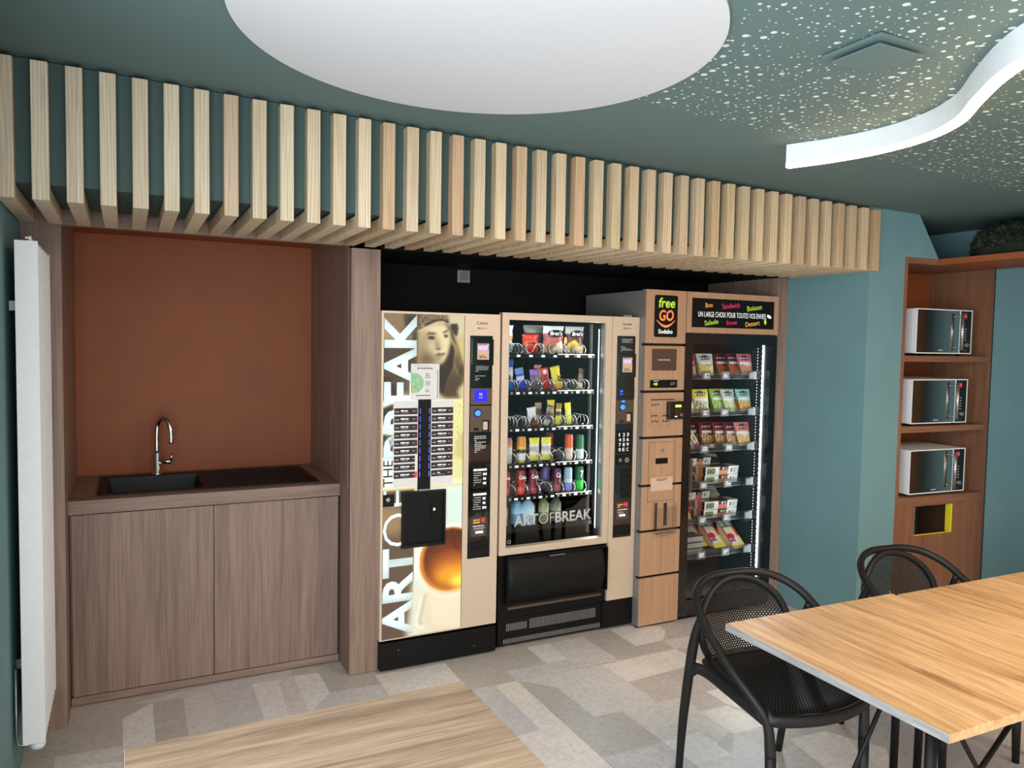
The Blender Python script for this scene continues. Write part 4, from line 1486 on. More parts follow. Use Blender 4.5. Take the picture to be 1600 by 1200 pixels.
# ================================================================ snack machine
sm = thing('snack_machine', (2.24, 3.95, 0), 'glass-fronted snack and drinks vending machine with spiral shelves', 'vending machine')
YF = 3.655
m = MB()
for b in ((1.790, 1.80, 3.71, 4.27, 0.02, 1.82), (2.672, 2.682, 3.71, 4.27, 0.02, 1.82), (1.80, 2.672, 3.71, 4.27, 1.80, 1.82), (1.80, 2.672, 4.26, 4.27, 0.02, 1.80), (1.80, 2.672, 3.72, 4.26, 0.50, 0.53), (2.452, 2.46, 3.72, 4.26, 0.53, 1.80)):
    m.box(*b)
m.build('cabinet', 'blackmatt', sm)
part('lower_front', 'black', sm, (1.792, 2.680, 3.672, 3.72, 0.14, 0.515))
m = MB()
gx0, gx1, gz0, gz1 = 1.828, 2.450, 0.560, 1.796
for b in ((1.787, gx0, YF, YF + .045, 0.521, 1.834), (gx1, 2.488, YF, YF + .045, 0.521, 1.834), (gx0, gx1, YF, YF + .045, gz1, 1.834), (gx0, gx1, YF, YF + .045, 0.521, gz0)):
    m.box(*b, bevel=0.002)
sdoor = m.build('glass_door', 'champagne', sm)
part('pane', 'glass', sdoor, (gx0, gx1, YF + 0.006, YF + 0.010, gz0, gz1))
m = MB()
m.box(1.8275, gx0 + .006, YF + .012, YF + .04, gz0, gz1)
m.box(gx1 - .012, gx1, YF + .012, YF + .04, gz0, gz1)
m.build('inner_trim', 'steel', sdoor)
part('column', 'champagne', sm, (2.4905, 2.678, YF, YF + .06, 0.178, 1.834), bevel=0.0015)
part('cooling_grille_housing', 'black', sm, (1.792, 2.465, 3.668, 3.70, 0.018, 0.165))
part('kick_panel', 'black', sm, (2.466, 2.68, 3.662, 3.70, 0.018, 0.174))
part('foot', 'black', sm, (2.60, 2.65, 3.70, 3.74, 0, 0.018))
part('foot', 'black', sm, (1.80, 1.85, 3.70, 3.74, 0, 0.018))
part('foot', 'black', sm, (2.60, 2.65, 4.2, 4.24, 0, 0.018))
part('foot', 'black', sm, (1.80, 1.85, 4.2, 4.24, 0, 0.018))
part('top_latch', 'steel', sm, (2.58, 2.64, 3.68, 3.70, 1.834, 1.846))
m = MB()
for i in range(58):
    x = 1.828 + i * 0.0109
    m.box(x, x + 0.005, 3.6655, 3.669, 0.026, 0.052)
m.build('lower_cooling_slats', 'greyside', sm)
m = MB()
for i in range(12):
    m.box(1.845 + i * .0109, 1.850 + i * .0109, 3.6655, 3.669, 0.095, 0.135)
for i in range(46):
    m.box(1.99 + i * .0095, 1.994 + i * .0095, 3.6665, 3.669, 0.09, 0.145)
m.build('upper_cooling_slats', 'greyside', sm)
# delivery flap, curved
m = MB()
fx0, fx1, fz0, fz1 = 1.832, 2.470, 0.255, 0.505
def flap(u, v):
    b = math.sin(math.pi * (0.06 + 0.90 * v))
    edge = min(u, 1 - u)
    return Vector((fx0 + (fx1 - fx0) * u, 3.672 - 0.052 * b * min(1, edge * 40 + .55), fz0 + (fz1 - fz0) * v))
m.grid(flap, 40, 20)
fo = m.build('delivery_flap', 'blackmatt', sm)
part('flap_rim', 'black', fo, (fx0 - .006, fx0 + .002, 3.628, 3.672, fz0, fz1), (fx1 - .002, fx1 + .006, 3.628, 3.672, fz0, fz1), (fx0, fx1, 3.640, 3.672, fz1 - .004, fz1 + .008))
part('flap_handle', 'steel', fo, (2.09, 2.19, 3.634, 3.640, 0.493, 0.499))
part('catch_ledge', 'bronze', sm, (1.84, 2.44, 3.640, 3.672, 0.222, 0.236))
# pay strip
yq = YF - 0.0015
sp2 = part('pay_panel', 'blackgloss', sm, (2.522, 2.649, YF - .0015, YF + .002, 0.547, 1.724))
text_lines(4, 2.552, 2.628, 1.683, 1.708, yq, 'greytext', sp2, seed=31, fill=.4)
text_lines(5, 2.545, 2.632, 1.630, 1.666, yq, 'greytext', sp2, seed=32, fill=.35)
badge_reader(sp2, 2.555, 2.622, 1.515, 1.600, yq)
sc_ = part('screen_module', 'blackgloss', sp2, (2.526, 2.646, YF - .008, yq, 1.362, 1.434))
text_fit('N', 2.548, 2.562, 1.398, 1.412, YF - .0082, 'blueled', sc_, depth=.0004)
text_fit('NECTA', 2.545, 2.566, 1.385, 1.391, YF - .0082, 'blueled', sc_, depth=.0004)
cp_ = part('coin_plate', 'bronze', sp2, (2.524, 2.645, YF - .007, yq, 1.217, 1.354))
m = MB()
m.lathe((2.563, YF - .007, 1.312), [(0.021, 0), (0.021, -0.004), (0.016, -0.006)], axis='y', seg=24)
rg = m.build('button_ring', 'blackgloss', cp_)
m = MB()
m.lathe((2.563, YF - .013, 1.312), [(0.016, 0), (0.014, -0.004)], axis='y', seg=24)
m.build('blue_button', 'bluebutton', rg)
part('coin_light', 'bluebutton', cp_, (2.560, 2.580, YF - .008, YF - .0071, 1.340, 1.351))
part('coin_slot', 'blackgloss', cp_, (2.545, 2.575, YF - .008, YF - .0071, 1.222, 1.236))
rt_ = part('coin_return', 'blackgloss', cp_, (2.592, 2.636, YF - .0085, YF - .0071, 1.222, 1.282))
part('return_flap', 'pink', rt_, (2.594, 2.618, YF - .0096, YF - .0086, 1.228, 1.272), bevel=0.005)
kp = part('keypad', 'black', sp2, (2.536, 2.634, YF - .0035, yq, 1.045, 1.175))
for r_i, row in enumerate(('123', '456', '789', '0EC')):
    for c_i, ch in enumerate(row):
        text_fit(ch, 2.547 + c_i * 0.0275, 2.547 + c_i * 0.0275 + (0.007 if ch == '1' else 0.016), 1.141 - r_i * 0.029, 1.161 - r_i * 0.029, YF - .0036, 'whiteink', kp, name='key_digit', offset=.01, depth=.0004)
lk = part('lock_plate', 'blackmatt', sp2, (2.534, 2.640, YF - .006, yq, 0.972, 1.030), bevel=0.002)
m = MB()
m.lathe((2.556, YF - .006, 1.004), [(0.011, 0), (0.011, -.005)], axis='y', seg=18)
m.lathe((2.605, YF - .006, 1.002), [(0.016, 0), (0.016, -.003)], axis='y', seg=18)
m.build('lock_cylinder', 'steel', lk)
for i in range(5):
    part('note_slot', 'blackmatt', sp2, (2.570, 2.636, YF - .004, yq, 0.924 - i * 0.036, 0.952 - i * 0.036))
st_ = part('cup_sticker', 'brownscreen', sp2, (2.542, 2.628, YF - .0022, yq, 0.655, 0.755))
part('red_square', 'redled', st_, (2.600, 2.618, YF - .0028, YF - .0022, 0.730, 0.748))
text_lines(2, 2.550, 2.590, .722, .745, YF - .0022, 'amberink', st_, seed=40)
text_lines(1, 2.550, 2.620, .706, .713, YF - .0022, 'whiteink', st_, seed=41)
text_lines(2, 2.550, 2.620, .688, .700, YF - .0022, 'greytext', st_, seed=42)
part('white_tag', 'whiteink', st_, (2.563, 2.606, YF - .0028, YF - .0022, 0.670, 0.683))
part('return_tray', 'blackmatt', sp2, (2.530, 2.644, YF - .008, yq, 0.560, 0.620), bevel=0.003)
text_fit('Samba', 2.558, 2.622, 1.786, 1.800, YF - .0004, 'darktext', sm, offset=.004, depth=.0006)
text_fit('NECTA', 2.582, 2.616, 1.764, 1.771, YF - .0004, 'darktext', sm, depth=.0006)
text_fit('N', 2.565, 2.577, 1.762, 1.773, YF - .0004, 'darktext', sm, offset=.02, depth=.0006)
text_fit('ART', 1.878, 2.028, 0.672, 0.734, YF + .0055, 'greytext', sdoor, offset=.025, depth=.0005)
text_fit('OF', 2.034, 2.130, 0.672, 0.732, YF + .0055, 'greytext', sdoor, offset=-.015, depth=.0005)
text_fit('BREAK', 2.137, 2.378, 0.672, 0.732, YF + .0055, 'greytext', sdoor, offset=.025, depth=.0005)
m = MB()
m.tube([(1.850 + .009 * math.cos(a / 12 * 6.2832), YF + .005, 0.592 + .009 * math.sin(a / 12 * 6.2832)) for a in range(12)], 0.0012, 6, closed=True)
m.build('ring_mark', 'greytext', sdoor)

# shelves and spirals
SX = [1.905 + 0.0775 * i for i in range(7)]
SZ = [1.611, 1.405, 1.200, 0.997, 0.815, 0.640]
YS = 3.750
for r_i, z in enumerate(SZ):
    sh = part('shelf', 'blackmatt', sm, (1.802, 2.425, YS, 4.22, z - 0.012, z - 0.004))
    part('shelf_front', 'black', sh, (1.802, 2.425, YS - 0.012, YS, z - 0.020, z + 0.004))
    m = MB()
    for i, x in enumerate(SX):
        m.box(x + 0.012, x + 0.034, YS - 0.0132, YS - 0.012, z - 0.015, z - 0.003)
    if r_i < 5:
        m.build('price_tickets', 'whiteink', sh)
        m = MB()
        m.box(2.18, 2.42, YS - .0128, YS - .012, z - 0.001, z + 0.004)
        m.build('price_rail', 'whiteink', sh)
        if r_i == 0:
            nums = ['11', '13', '15', '17']
            xs_ = [1.86, 2.00, 2.15, 2.29]
        else:
            nums = ['%d%d' % (r_i + 1, q + 1) for q in range(7)]
            xs_ = [x - 0.022 for x in SX]
        for t_, x in zip(nums, xs_):
            text_fit(t_, x, x + 0.012, z - 0.014, z - 0.004, YS - .0125, 'whiteink', sh, name='slot_number', depth=.0004)
    m = MB()
    divs = [x - 0.0385 for x in SX[1:]] if r_i else [SX[1] - .0, SX[3] - .0, SX[5] - .0]
    for x in divs:
        m.prism([(x, YS + .004, z - .003), (x, YS + .03, z + 0.05 if r_i < 4 else z + .065), (x, 4.20, z + 0.055 if r_i < 4 else z + .075), (x, 4.20, z - .003)], (0.0015, 0, 0))
    if r_i < 5:
        m.build('dividers', 'greyside', sh)
    else:
        m.bm.free()


def coil(x, z, rad, turns=3.2, pitch=0.045, mirror=1, y0=YS - 0.004):
    pts = []
    n_ = int(turns * 18)
    for i in range(n_ + 1):
        a = 2 * math.pi * i / 18
        pts.append((x + mirror * rad * math.sin(a), y0 + pitch * i / 18, z + rad - rad * math.cos(a)))
    m = MB()
    m.tube(pts, 0.0021, 5)
    return m.build('spiral', 'chrome', sm)


for cx_ in (1.905, 2.045, 2.19, 2.315):
    coil(cx_ - 0.030, SZ[0] + .002, 0.029, mirror=-1)
    coil(cx_ + 0.030, SZ[0] + .002, 0.029, mirror=1)
for r_i in (1, 2):
    for x in SX:
        coil(x, SZ[r_i] + .002, 0.031, pitch=0.04)
for r_i in (3, 4):
    for i, x in enumerate(SX):
        coil(x, SZ[r_i] + .002, 0.032, pitch=0.075, turns=2.3)
# slotted uprights and light strips inside
m = MB()
m.box(2.428, 2.436, 3.78, 3.80, 0.56, 1.79)
for i in range(52):
    m.box(2.4265, 2.428, 3.786, 3.794, 0.58 + i * .0235, 0.588 + i * .0235)
m.build('shelf_upright', 'greyside', sm)
part('light_strip', 'softled', sm, (2.438, 2.442, 3.715, 3.723, 0.60, 1.76))
area('snack_machine_tube', (2.12, 3.712, 1.799), (R(28), 0, 0), 0.55, 0.012, 0.5, (0.9, 0.97, 1.0))
area('snack_machine_side_tube', (2.437, 3.73, 1.18), (0, R(90), R(28)), 1.15, 0.01, 2.4, (0.9, 0.97, 1.0))


# ---------------- goods
def colored(m, name, parent, mat='printed'):
    return m.build(name, mat, parent)


def bag(cx, y, z, w_, h_, col, top=None, bot=None, label='', cat='snack bag', name='crisp_bag', group=None, motif=None, text=None, textcol='whiteink', tilt=0.0, lean=0.0, band=None, puff=0.45, mid=None, crimp=True):
    """pillow pack with crimped top and bottom seams; colours printed by height"""
    root = thing(name, (cx, y, z), label, cat, group)
    m = MB()
    th = w_ * puff / 2
    top = top or col
    bot = bot or col
    tl = R(tilt)

    def shape(u, v, sgn):
        e = (math.sin(math.pi * u) ** 0.55 if 0 < u < 1 else 0) * (math.sin(math.pi * min(1, max(0, (v - .05) / .90))) ** 0.6 if .05 < v < .95 else 0)
        wob = 0.006 * math.sin(v * 17 + u * 5 + cx * 40) * (w_ / .1)
        ww = w_ * (1 - 0.07 * math.sin(math.pi * v))
        lx = (u - .5) * ww + wob * .3
        lz = v * h_
        ly = sgn * th * e * (1 + .08 * math.sin(u * 14 + v * 9)) + lean * lz
        return Vector((cx + lx * math.cos(tl) + lz * math.sin(tl), y + ly, z + lz * math.cos(tl) - lx * math.sin(tl)))

    def colr_(u, v):
        c = col
        if v > 0.72:
            c = top
        if v < 0.30:
            c = bot
        if mid and 0.42 < v < 0.62:
            c = mid
        if motif and ((u - motif[1]) / motif[3]) ** 2 + ((v - motif[2]) / motif[4]) ** 2 < 1:
            c = motif[0]
        if motif and len(motif) > 5 and ((u - motif[6]) / motif[8]) ** 2 + ((v - motif[7]) / motif[9]) ** 2 < 1:
            c = motif[5]
        if v > .955 or v < .04:
            c = tuple(min(255, q * 1.1 + 12) for q in c)
        return c
    m.grid(lambda u, v: shape(u, v, -1), 14, 22, colfn=colr_)
    m.grid(lambda u, v: shape(u, v, 1), 14, 22, colfn=colr_, flip=True)
    m.build('wrapper', 'printed', root)
    if text:
        for (t_, ua, ub, va, vb, mt, tt) in text:
            text_fit(t_, cx + (ua - .5) * w_, cx + (ub - .5) * w_, z + va * h_, z + vb * h_, y - th - .003 + lean * h_ * (va + vb) / 2, mt, root, tilt=tt, offset=.01, depth=.0006)
    return root


def can(cx, y, z, r_, h_, bands, label, text=None, textmat='whiteink', name='drink_can', cat='can', turn=0):
    root = thing(name, (cx, y, z), label, cat)
    m = MB()

    def pt(u, v):
        a = 2 * math.pi * u
        if v < .06:
            rr = r_ * (.80 + .20 * v / .06)
        elif v > .90:
            rr = r_ * (1 - .18 * (v - .90) / .10)
        else:
            rr = r_
        return Vector((cx + rr * math.cos(a), y + rr * math.sin(a), z + h_ * v))

    def cf(u, v):
        for lim, c in bands:
            if v <= lim:
                return c
        return bands[-1][1]
    m.grid(pt, 24, 20, colfn=cf, flip=False)
    m.build('body', 'printed', root)
    m = MB()
    m.lathe((cx, y, z + h_ * .985), [(r_ * .80, 0), (r_ * .82, h_ * .02), (r_ * .74, h_ * .02), (r_ * .72, h_ * .005)], seg=20)
    m.build('lid', 'steel', root)
    if text:
        for t_, za, zb, wd in text:
            text_fit(t_, cx - wd / 2, cx + wd / 2, z + za, z + zb, y - r_ - .0012, textmat, root, offset=.01, depth=.0008)
    return root


def on(r_i, off=0.0015):
    return SZ[r_i] + off


ybag = YS + 0.055
z = on(0)
bag(1.862, ybag, z, .13, .165, (226, 236, 240), bot=(150, 196, 226), mid=(236, 190, 90), label='white and blue bag at the start of the top shelf, cut by the door frame', motif=((40, 50, 90), .4, .80, .2, .07))
bag(2.035, ybag, z, .105, .115, (214, 44, 32), bot=(206, 40, 30), mid=(236, 108, 40), label='small red bag with orange band on the top spiral shelf', name='snack_bag', motif=((30, 20, 20), .5, .52, .30, .06))
bag(2.183, ybag, z, .140, .168, (190, 92, 96), top=(206, 204, 200), bot=(214, 190, 150), motif=((238, 226, 196), .75, .22, .26, .2, (176, 104, 50), .25, .28, .2, .16), label='silver-topped bag with pink middle and black name oval, top spiral shelf')
bag(2.325, ybag, z, .130, .168, (92, 44, 40), top=(168, 164, 156), bot=(222, 190, 150), motif=((236, 196, 60), .35, .30, .25, .18), label='silver-topped bag with maroon middle and yellow picture, end of top shelf')
bag(2.10, ybag + .085, z, .13, .172, (110, 92, 84), top=(160, 158, 150), label='dull silver bag standing behind the small red bag on the top shelf')
for cx_, w2, nm_ in ((2.183, .105, "Bret's"), (2.325, .095, "Bret's")):
    br = [o_ for o_ in bpy.data.objects if o_.get('category') == 'snack bag' and abs(o_.location.x - cx_) < 1e-4][0]
    m = MB()
    pts = [(cx_ + w2 / 2 * math.cos(a * math.pi / 16), YS + .0205, z + .118 + .021 * math.sin(a * math.pi / 16)) for a in range(32)]
    m.prism(pts, (0, .001, 0))
    m.build('name_oval', 'black', br)
    text_fit(nm_, cx_ - w2 * .38, cx_ + w2 * .38, z + .107, z + .130, YS + .0200, 'whiteink', br, shear=.2, offset=.01, depth=.0005)
z = on(1)
yb2 = YS + .045
bag(SX[0] - .012, yb2, z, .066, .185, (206, 226, 240), top=(24, 92, 190), bot=(20, 120, 210), mid=(232, 238, 244), label='tall blue and white packet, first on the second spiral shelf', name='chocolate_bar', cat='chocolate bar', motif=((130, 76, 44), .45, .38, .28, .12), puff=.35)
bag(SX[1], yb2, z, .055, .135, (30, 60, 190), top=(110, 150, 220), bot=(40, 60, 200), mid=(200, 214, 240), label='blue wrapped biscuit bar on the second spiral shelf', name='chocolate_bar', cat='chocolate bar', tilt=-10, puff=.35)
bag(SX[2] + .002, yb2, z, .052, .125, (100, 74, 130), top=(150, 110, 220), bot=(90, 80, 84), mid=(120, 106, 110), label='purple-topped wrapped bar on the second spiral shelf', name='chocolate_bar', cat='chocolate bar', tilt=-4, puff=.35)
bag(SX[3] + .002, yb2, z, .052, .135, (190, 24, 24), top=(214, 40, 36), bot=(170, 20, 20), mid=(150, 30, 26), label='red wrapped wafer bar on the second spiral shelf', name='chocolate_bar', cat='chocolate bar', tilt=-8, puff=.35, motif=((240, 236, 230), .5, .80, .24, .10))
bag(SX[4] + .003, yb2, z, .062, .145, (240, 214, 50), top=(244, 222, 60), bot=(226, 170, 40), label='bright yellow sweets packet on the second spiral shelf', name='sweets_packet', cat='sweets packet', tilt=-12, puff=.4, text=[("M&M's", .2, .8, .35, .62, 'darktext', 78)])
bag(SX[6] + .004, yb2 + .02, z, .040, .13, (120, 96, 72), top=(70, 60, 54), bot=(226, 200, 160), label='brown nut bar standing alone at the end of the second spiral shelf', name='nut_bar', cat='snack bar', tilt=6, puff=.35)
bag(SX[3] - .012, yb2 + .08, z, .05, .148, (210, 190, 180), top=(226, 150, 140), label='pale wrapped bar behind the red wafer bar', name='chocolate_bar', cat='chocolate bar', puff=.3)
z = on(2)
bag(SX[2] - .002, yb2, z, .058, .115, (230, 226, 222), top=(236, 236, 238), bot=(150, 60, 50), label='white wrapped bar with dark red foot, third spiral shelf', name='chocolate_bar', cat='chocolate bar', tilt=-8, puff=.35, motif=((96, 52, 36), .5, .35, .28, .14))
bag(SX[3] + .002, yb2, z, .040, .12, (110, 92, 92), top=(150, 140, 136), bot=(190, 180, 176), mid=(70, 56, 60), label='dark patterned bar next to the yellow ones, third spiral shelf', name='cereal_bar', cat='snack bar', tilt=14, puff=.35)
bag(SX[4] + .004, yb2, z, .038, .135, (232, 214, 50), top=(150, 120, 50), bot=(214, 206, 60), mid=(70, 60, 50), label='yellow bar with a dark band, left one of two on the third shelf', name='cereal_bar', cat='snack bar', tilt=3, puff=.35)
bag(SX[5] + .003, yb2, z, .042, .138, (238, 224, 60), top=(240, 226, 40), bot=(222, 220, 90), mid=(232, 226, 120), label='plain bright yellow bar beside an empty slot, third spiral shelf', name='cereal_bar', cat='snack bar', tilt=-6, puff=.35)
bag(SX[4] - .004, yb2 + .07, z, .05, .150, (236, 218, 50), label='yellow bar standing behind the banded yellow bar, third shelf', name='cereal_bar', cat='snack bar', puff=.3)
bag(SX[3] - .01, yb2 + .07, z, .045, .135, (120, 100, 84), top=(180, 160, 130), label='dull brown bar standing behind the dark patterned bar, third shelf', name='cereal_bar', cat='snack bar', puff=.3)
z = on(3)
yc = YS + .045
can(SX[0] - .006, yc, z, .026, .145, [(.35, (196, 204, 210)), (.6, (226, 230, 232)), (.72, (232, 190, 70)), (1, (196, 130, 140))], 'silver and pink drink bottle, first on the fourth spiral shelf', name='drink_bottle', cat='drink bottle')
can(SX[1] + .002, yc, z, .027, .150, [(.10, (196, 180, 90)), (.38, (226, 224, 214)), (.52, (30, 30, 34)), (.62, (236, 196, 60)), (1, (226, 150, 60))], 'orange juice bottle with black band on the fourth spiral shelf', name='drink_bottle', cat='drink bottle')
for i_, lab in ((2, 'yellow and white iced tea pouch beside the orange juice bottle'), (3, 'yellow and white iced tea pouch beside the empty fourth-shelf slot')):
    bag(SX[i_] + .008, yc, z, .066, .145, (226, 228, 220), top=(236, 228, 70), bot=(226, 220, 100), mid=(176, 180, 178), label=lab, name='drink_pouch', cat='drink pouch', puff=.5, group='yellow and white pouches on the fourth spiral shelf')
can(SX[5] + .004, yc, z, .0245, .150, [(.25, (222, 206, 196)), (.45, (226, 190, 170)), (1, (222, 84, 36))], 'orange can on the fourth spiral shelf beside the green can')
can(SX[6] + .002, yc, z, .0245, .145, [(.12, (226, 230, 226)), (.3, (190, 210, 196)), (.4, (210, 226, 214)), (1, (22, 96, 50))], 'dark green can at the end of the fourth spiral shelf')
can(SX[4] + .014, yc + .11, z, .0245, .150, [(.5, (110, 36, 30)), (1, (170, 60, 44))], 'dull red can behind the empty fourth-shelf slot')
z = on(4)
can(SX[0] - .018, yc, z, .0265, .140, [(.3, (222, 70, 50)), (1, (176, 24, 26))], 'red cola can, first on the lowest can shelf', text=[('Coca', .095, .115, .036)])
can(SX[1], yc, z, .0265, .140, [(.30, (214, 80, 64)), (.6, (176, 30, 30)), (1, (150, 26, 34))], 'red cola can, second along the lowest can shelf', text=[('Coca', .092, .115, .042)])
can(SX[2] + .002, yc, z, .0265, .140, [(.25, (170, 70, 76)), (1, (112, 22, 48))], 'cherry-dark cola can between a red can and the empty slot', text=[('Coca', .092, .116, .042)])
can(SX[4] + .002, yc, z, .0265, .138, [(.3, (160, 90, 96)), (.5, (120, 44, 60)), (1, (90, 20, 60))], 'plum-coloured cola can beside the silver can', text=[('Co', .088, .116, .028)])
can(SX[4] - .022, yc + .085, z, .0265, .140, [(1, (110, 96, 160))], 'lilac can half hidden behind the plum-coloured can')
can(SX[5] + .003, yc, z, .0245, .140, [(.35, (130, 140, 210)), (.5, (206, 216, 226)), (1, (164, 190, 206))], 'silver and blue can beside the green can on the lowest can shelf')
can(SX[6] + .002, yc, z, .0265, .140, [(.42, (40, 190, 60)), (1, (14, 92, 44))], 'green lemonade can at the end of the lowest can shelf', text=[('7', .080, .118, .02)])


def bottle(cx, y, z, r_, h_, col, cap, label):
    root = thing('water_bottle', (cx, y, z), label, 'bottle')
    m = MB()
    prof = [(0.7, 0), (1, .03), (1, .14), (.93, .17), (1, .20), (1, .40), (.93, .43), (1, .46), (1, .68), (.75, .80), (.38, .90), (.36, .94)]
    cl = m.bm.loops.layers.float_color.new('Col')
    m.lathe((cx, y, z), [(a * r_, b * h_) for a, b in prof], seg=20)
    for f in m.bm.faces:
        for lp in f.loops:
            hz = (lp.vert.co.z - z) / h_
            c = col if not (.42 < hz < .66) else tuple(min(255, q + 70) for q in col)
            lp[cl] = (*s2l(c), 1)
    m.build('body', 'printed', root)
    m = MB()
    m.lathe((cx, y, z + h_ * .93), [(r_ * .42, 0), (r_ * .42, h_ * .07)], seg=16)
    m.build('cap', cap, root)


z = on(5)
bottle(SX[0] - .03, YS + .05, z, .030, .150, (170, 178, 184), 'white', 'clear water bottle with white cap low in the snack machine beside the door frame')
bottle(SX[1] - .01, YS + .07, z, .032, .160, (110, 160, 196), 'bluescreen', 'pale blue bottle low in the snack machine, left of the two blue ones')
bottle(SX[2] - .025, YS + .05, z, .040, .155, (150, 190, 214), 'white', 'wide blue-labelled bottle low in the snack machine')
bottle(SX[3] + .006, YS + .06, z, .032, .155, (110, 118, 80), 'white', 'olive-tinted bottle low behind the lettering on the glass')
bottle(SX[4] + .01, YS + .06, z, .032, .155, (84, 92, 74), 'white', 'dark green-grey bottle low behind the lettering on the glass')

# ================================================================ payment column
pcx = thing('payment_column', (2.82, 3.9, 0), 'slim wood-fronted payment column between the snack machine and the chilled cabinet', 'payment terminal')
YG = 3.604
segs = [(1.685, 1.996), (1.410, 1.670), (1.139, 1.395), (0.856, 1.124), (0.585, 0.841), (0.312, 0.570), (0.012, 0.297)]
part('body', 'greyside', pcx, (2.680, 2.968, 3.64, 4.25, 0.01, 1.990))
m = MB()
m.box(2.683, 2.965, 3.6165, 3.64, 0.0, 1.990)
m.build('core', 'blackmatt', pcx)
for i, (a, b) in enumerate(segs):
    o_ = part('front_panel', 'oak', pcx, (2.6835, 2.974, YG, YG + .012, a, b))
    part('panel_edge', 'greyside', o_, (2.6795, 2.6833, YG + .0005, YG + .035, a, b))
fp = [o_ for o_ in CHILDREN(pcx) if o_.name.startswith('front_panel')]
yg = YG - 0.001
lg = MB()
lx0, lx1, lz0, lz1 = 2.742, 2.910, 1.722, 1.966
rr_ = .012
pts = []
for (cx_, cz_, a0) in ((lx1 - rr_, lz1 - rr_, 0), (lx0 + rr_, lz1 - rr_, 90), (lx0 + rr_, lz0 + rr_, 180), (lx1 - rr_, lz0 + rr_, 270)):
    for q in range(5):
        a = R(a0 + q * 22.5)
        pts.append((cx_ + rr_ * math.cos(a), YG - .0025, cz_ + rr_ * math.sin(a)))
lg.prism(pts, (0, .0025, 0))
logo = lg.build('logo_plate', 'black', pcx)
yl = YG - .0026
text_fit('free', 2.770, 2.890, 1.893, 1.952, yl, 'green', logo, offset=.025, shear=.15)
text_fit('GO', 2.776, 2.882, 1.816, 1.882, yl, 'orangeink', logo, offset=.03, shear=.1)
m = MB()
mid = [(2.759 + .131 * t, yl - .0006, 1.818 - .030 * math.sin(math.pi * t) ** .9) for t in [i / 20 for i in range(21)]]
top_ = [(x, y_, zz + .004 + .0 * i) for i, (x, y_, zz) in enumerate(mid)]
low = [(x, y_, zz - .010 * math.sin(math.pi * min(1, max(0, (x - 2.759) / .131))) - .001) for x, y_, zz in mid]
m.prism(top_ + low[::-1], (0, .0006, 0))
m.build('smile', 'orangeink', logo)
text_fit('Sodebo', 2.772, 2.876, 1.742, 1.768, yl, 'whiteink', logo, offset=.02)
sc2 = part('display', 'brownscreen', pcx, (2.733, 2.912, YG - .002, YG + .001, 1.526, 1.653))
text_lines(1, 2.772, 2.866, 1.585, 1.593, YG - .0021, 'greytext', sc2, seed=73, fill=.8)
ps = part('guide_strip', 'black', pcx, (2.724, 2.921, YG - .002, YG + .001, 1.424, 1.471))
m = MB()
ax, az = 2.748, 1.447
m.prism([(x, YG - .0026, zz) for x, zz in ((ax, az - .005), (ax + .016, az - .005), (ax + .016, az - .012), (ax + .032, az), (ax + .016, az + .012), (ax + .016, az + .005), (ax, az + .005))], (0, .0006, 0))
m.build('arrow', 'green', ps)
text_lines(1, 2.745, 2.79, 1.462, 1.467, YG - .002, 'whiteink', ps, seed=51)
m = MB()
for q in range(4):
    m.tube([(2.868 + q * .009 + .006 * math.cos(R(a)), YG - .0028, 1.447 + .010 * math.sin(R(a)) + q * .001) for a in range(-60, 61, 20)], .0009, 5)
m.build('contactless_mark', 'greytext', ps)
ip = thing  # alias kept short
inst = part('instruction_print', 'oak', pcx, (2.724, 2.934, YG - .0005, YG + .0005, 1.19, 1.36))
m = MB()
for b in ((2.733, 2.905, 1.352, 1.358), (2.733, 2.785, 1.258, 1.263), (2.818, 2.85, 1.258, 1.263)):
    m.box(b[0], b[1], YG - .001, YG - .0004, b[2], b[3])
for (xa, xb, za, zb) in ((2.733, 2.90, 1.272, 1.350), (2.733, 2.795, 1.200, 1.256), (2.812, 2.874, 1.200, 1.256)):
    t = .0009
    m.box(xa, xb, YG - .001, YG - .0004, za, za + t)
    m.box(xa, xb, YG - .001, YG - .0004, zb - t, zb)
    m.box(xa, xa + t, YG - .001, YG - .0004, za, zb)
    m.box(xb - t, xb, YG - .001, YG - .0004, za, zb)
for (cx_, cz_) in ((2.748, 1.325), (2.768, 1.325), (2.787, 1.327), (2.749, 1.226), (2.768, 1.23), (2.783, 1.226), (2.828, 1.228), (2.845, 1.226), (2.860, 1.228)):
    m.box(cx_ - .005, cx_ + .005, YG - .001, YG - .0004, cz_ - .006, cz_ + .002)
    m.box(cx_ - .002, cx_ + .004, YG - .001, YG - .0004, cz_ + .002, cz_ + .007)
m.build('pictograms', 'darktext', inst)
rd = part('card_reader', 'blackgloss', pcx, (2.846, 2.962, YG - .030, YG, 1.238, 1.344), bevel=.006)
part('reader_screen', 'limescreen', rd, (2.890, 2.934, YG - .0312, YG - .0301, 1.310, 1.324))
m = MB()
for i in range(3):
    for j in range(3):
        m.lathe((2.896 + i * .016, YG - .030, 1.296 - j * .016), [(.0055, 0), (.005, -.0015)], axis='y', seg=10)
m.build('reader_keys', 'bronze', rd)
m = MB()
m.lathe((2.938, YG - .030, 1.264), [(.010, 0), (.009, -.002)], axis='y', seg=16)
m.build('reader_button', 'steel', rd)
part('reader_slot', 'whiteink', rd, (2.888, 2.906, YG - .0312, YG - .0301, 1.252, 1.258))
hd = MB()
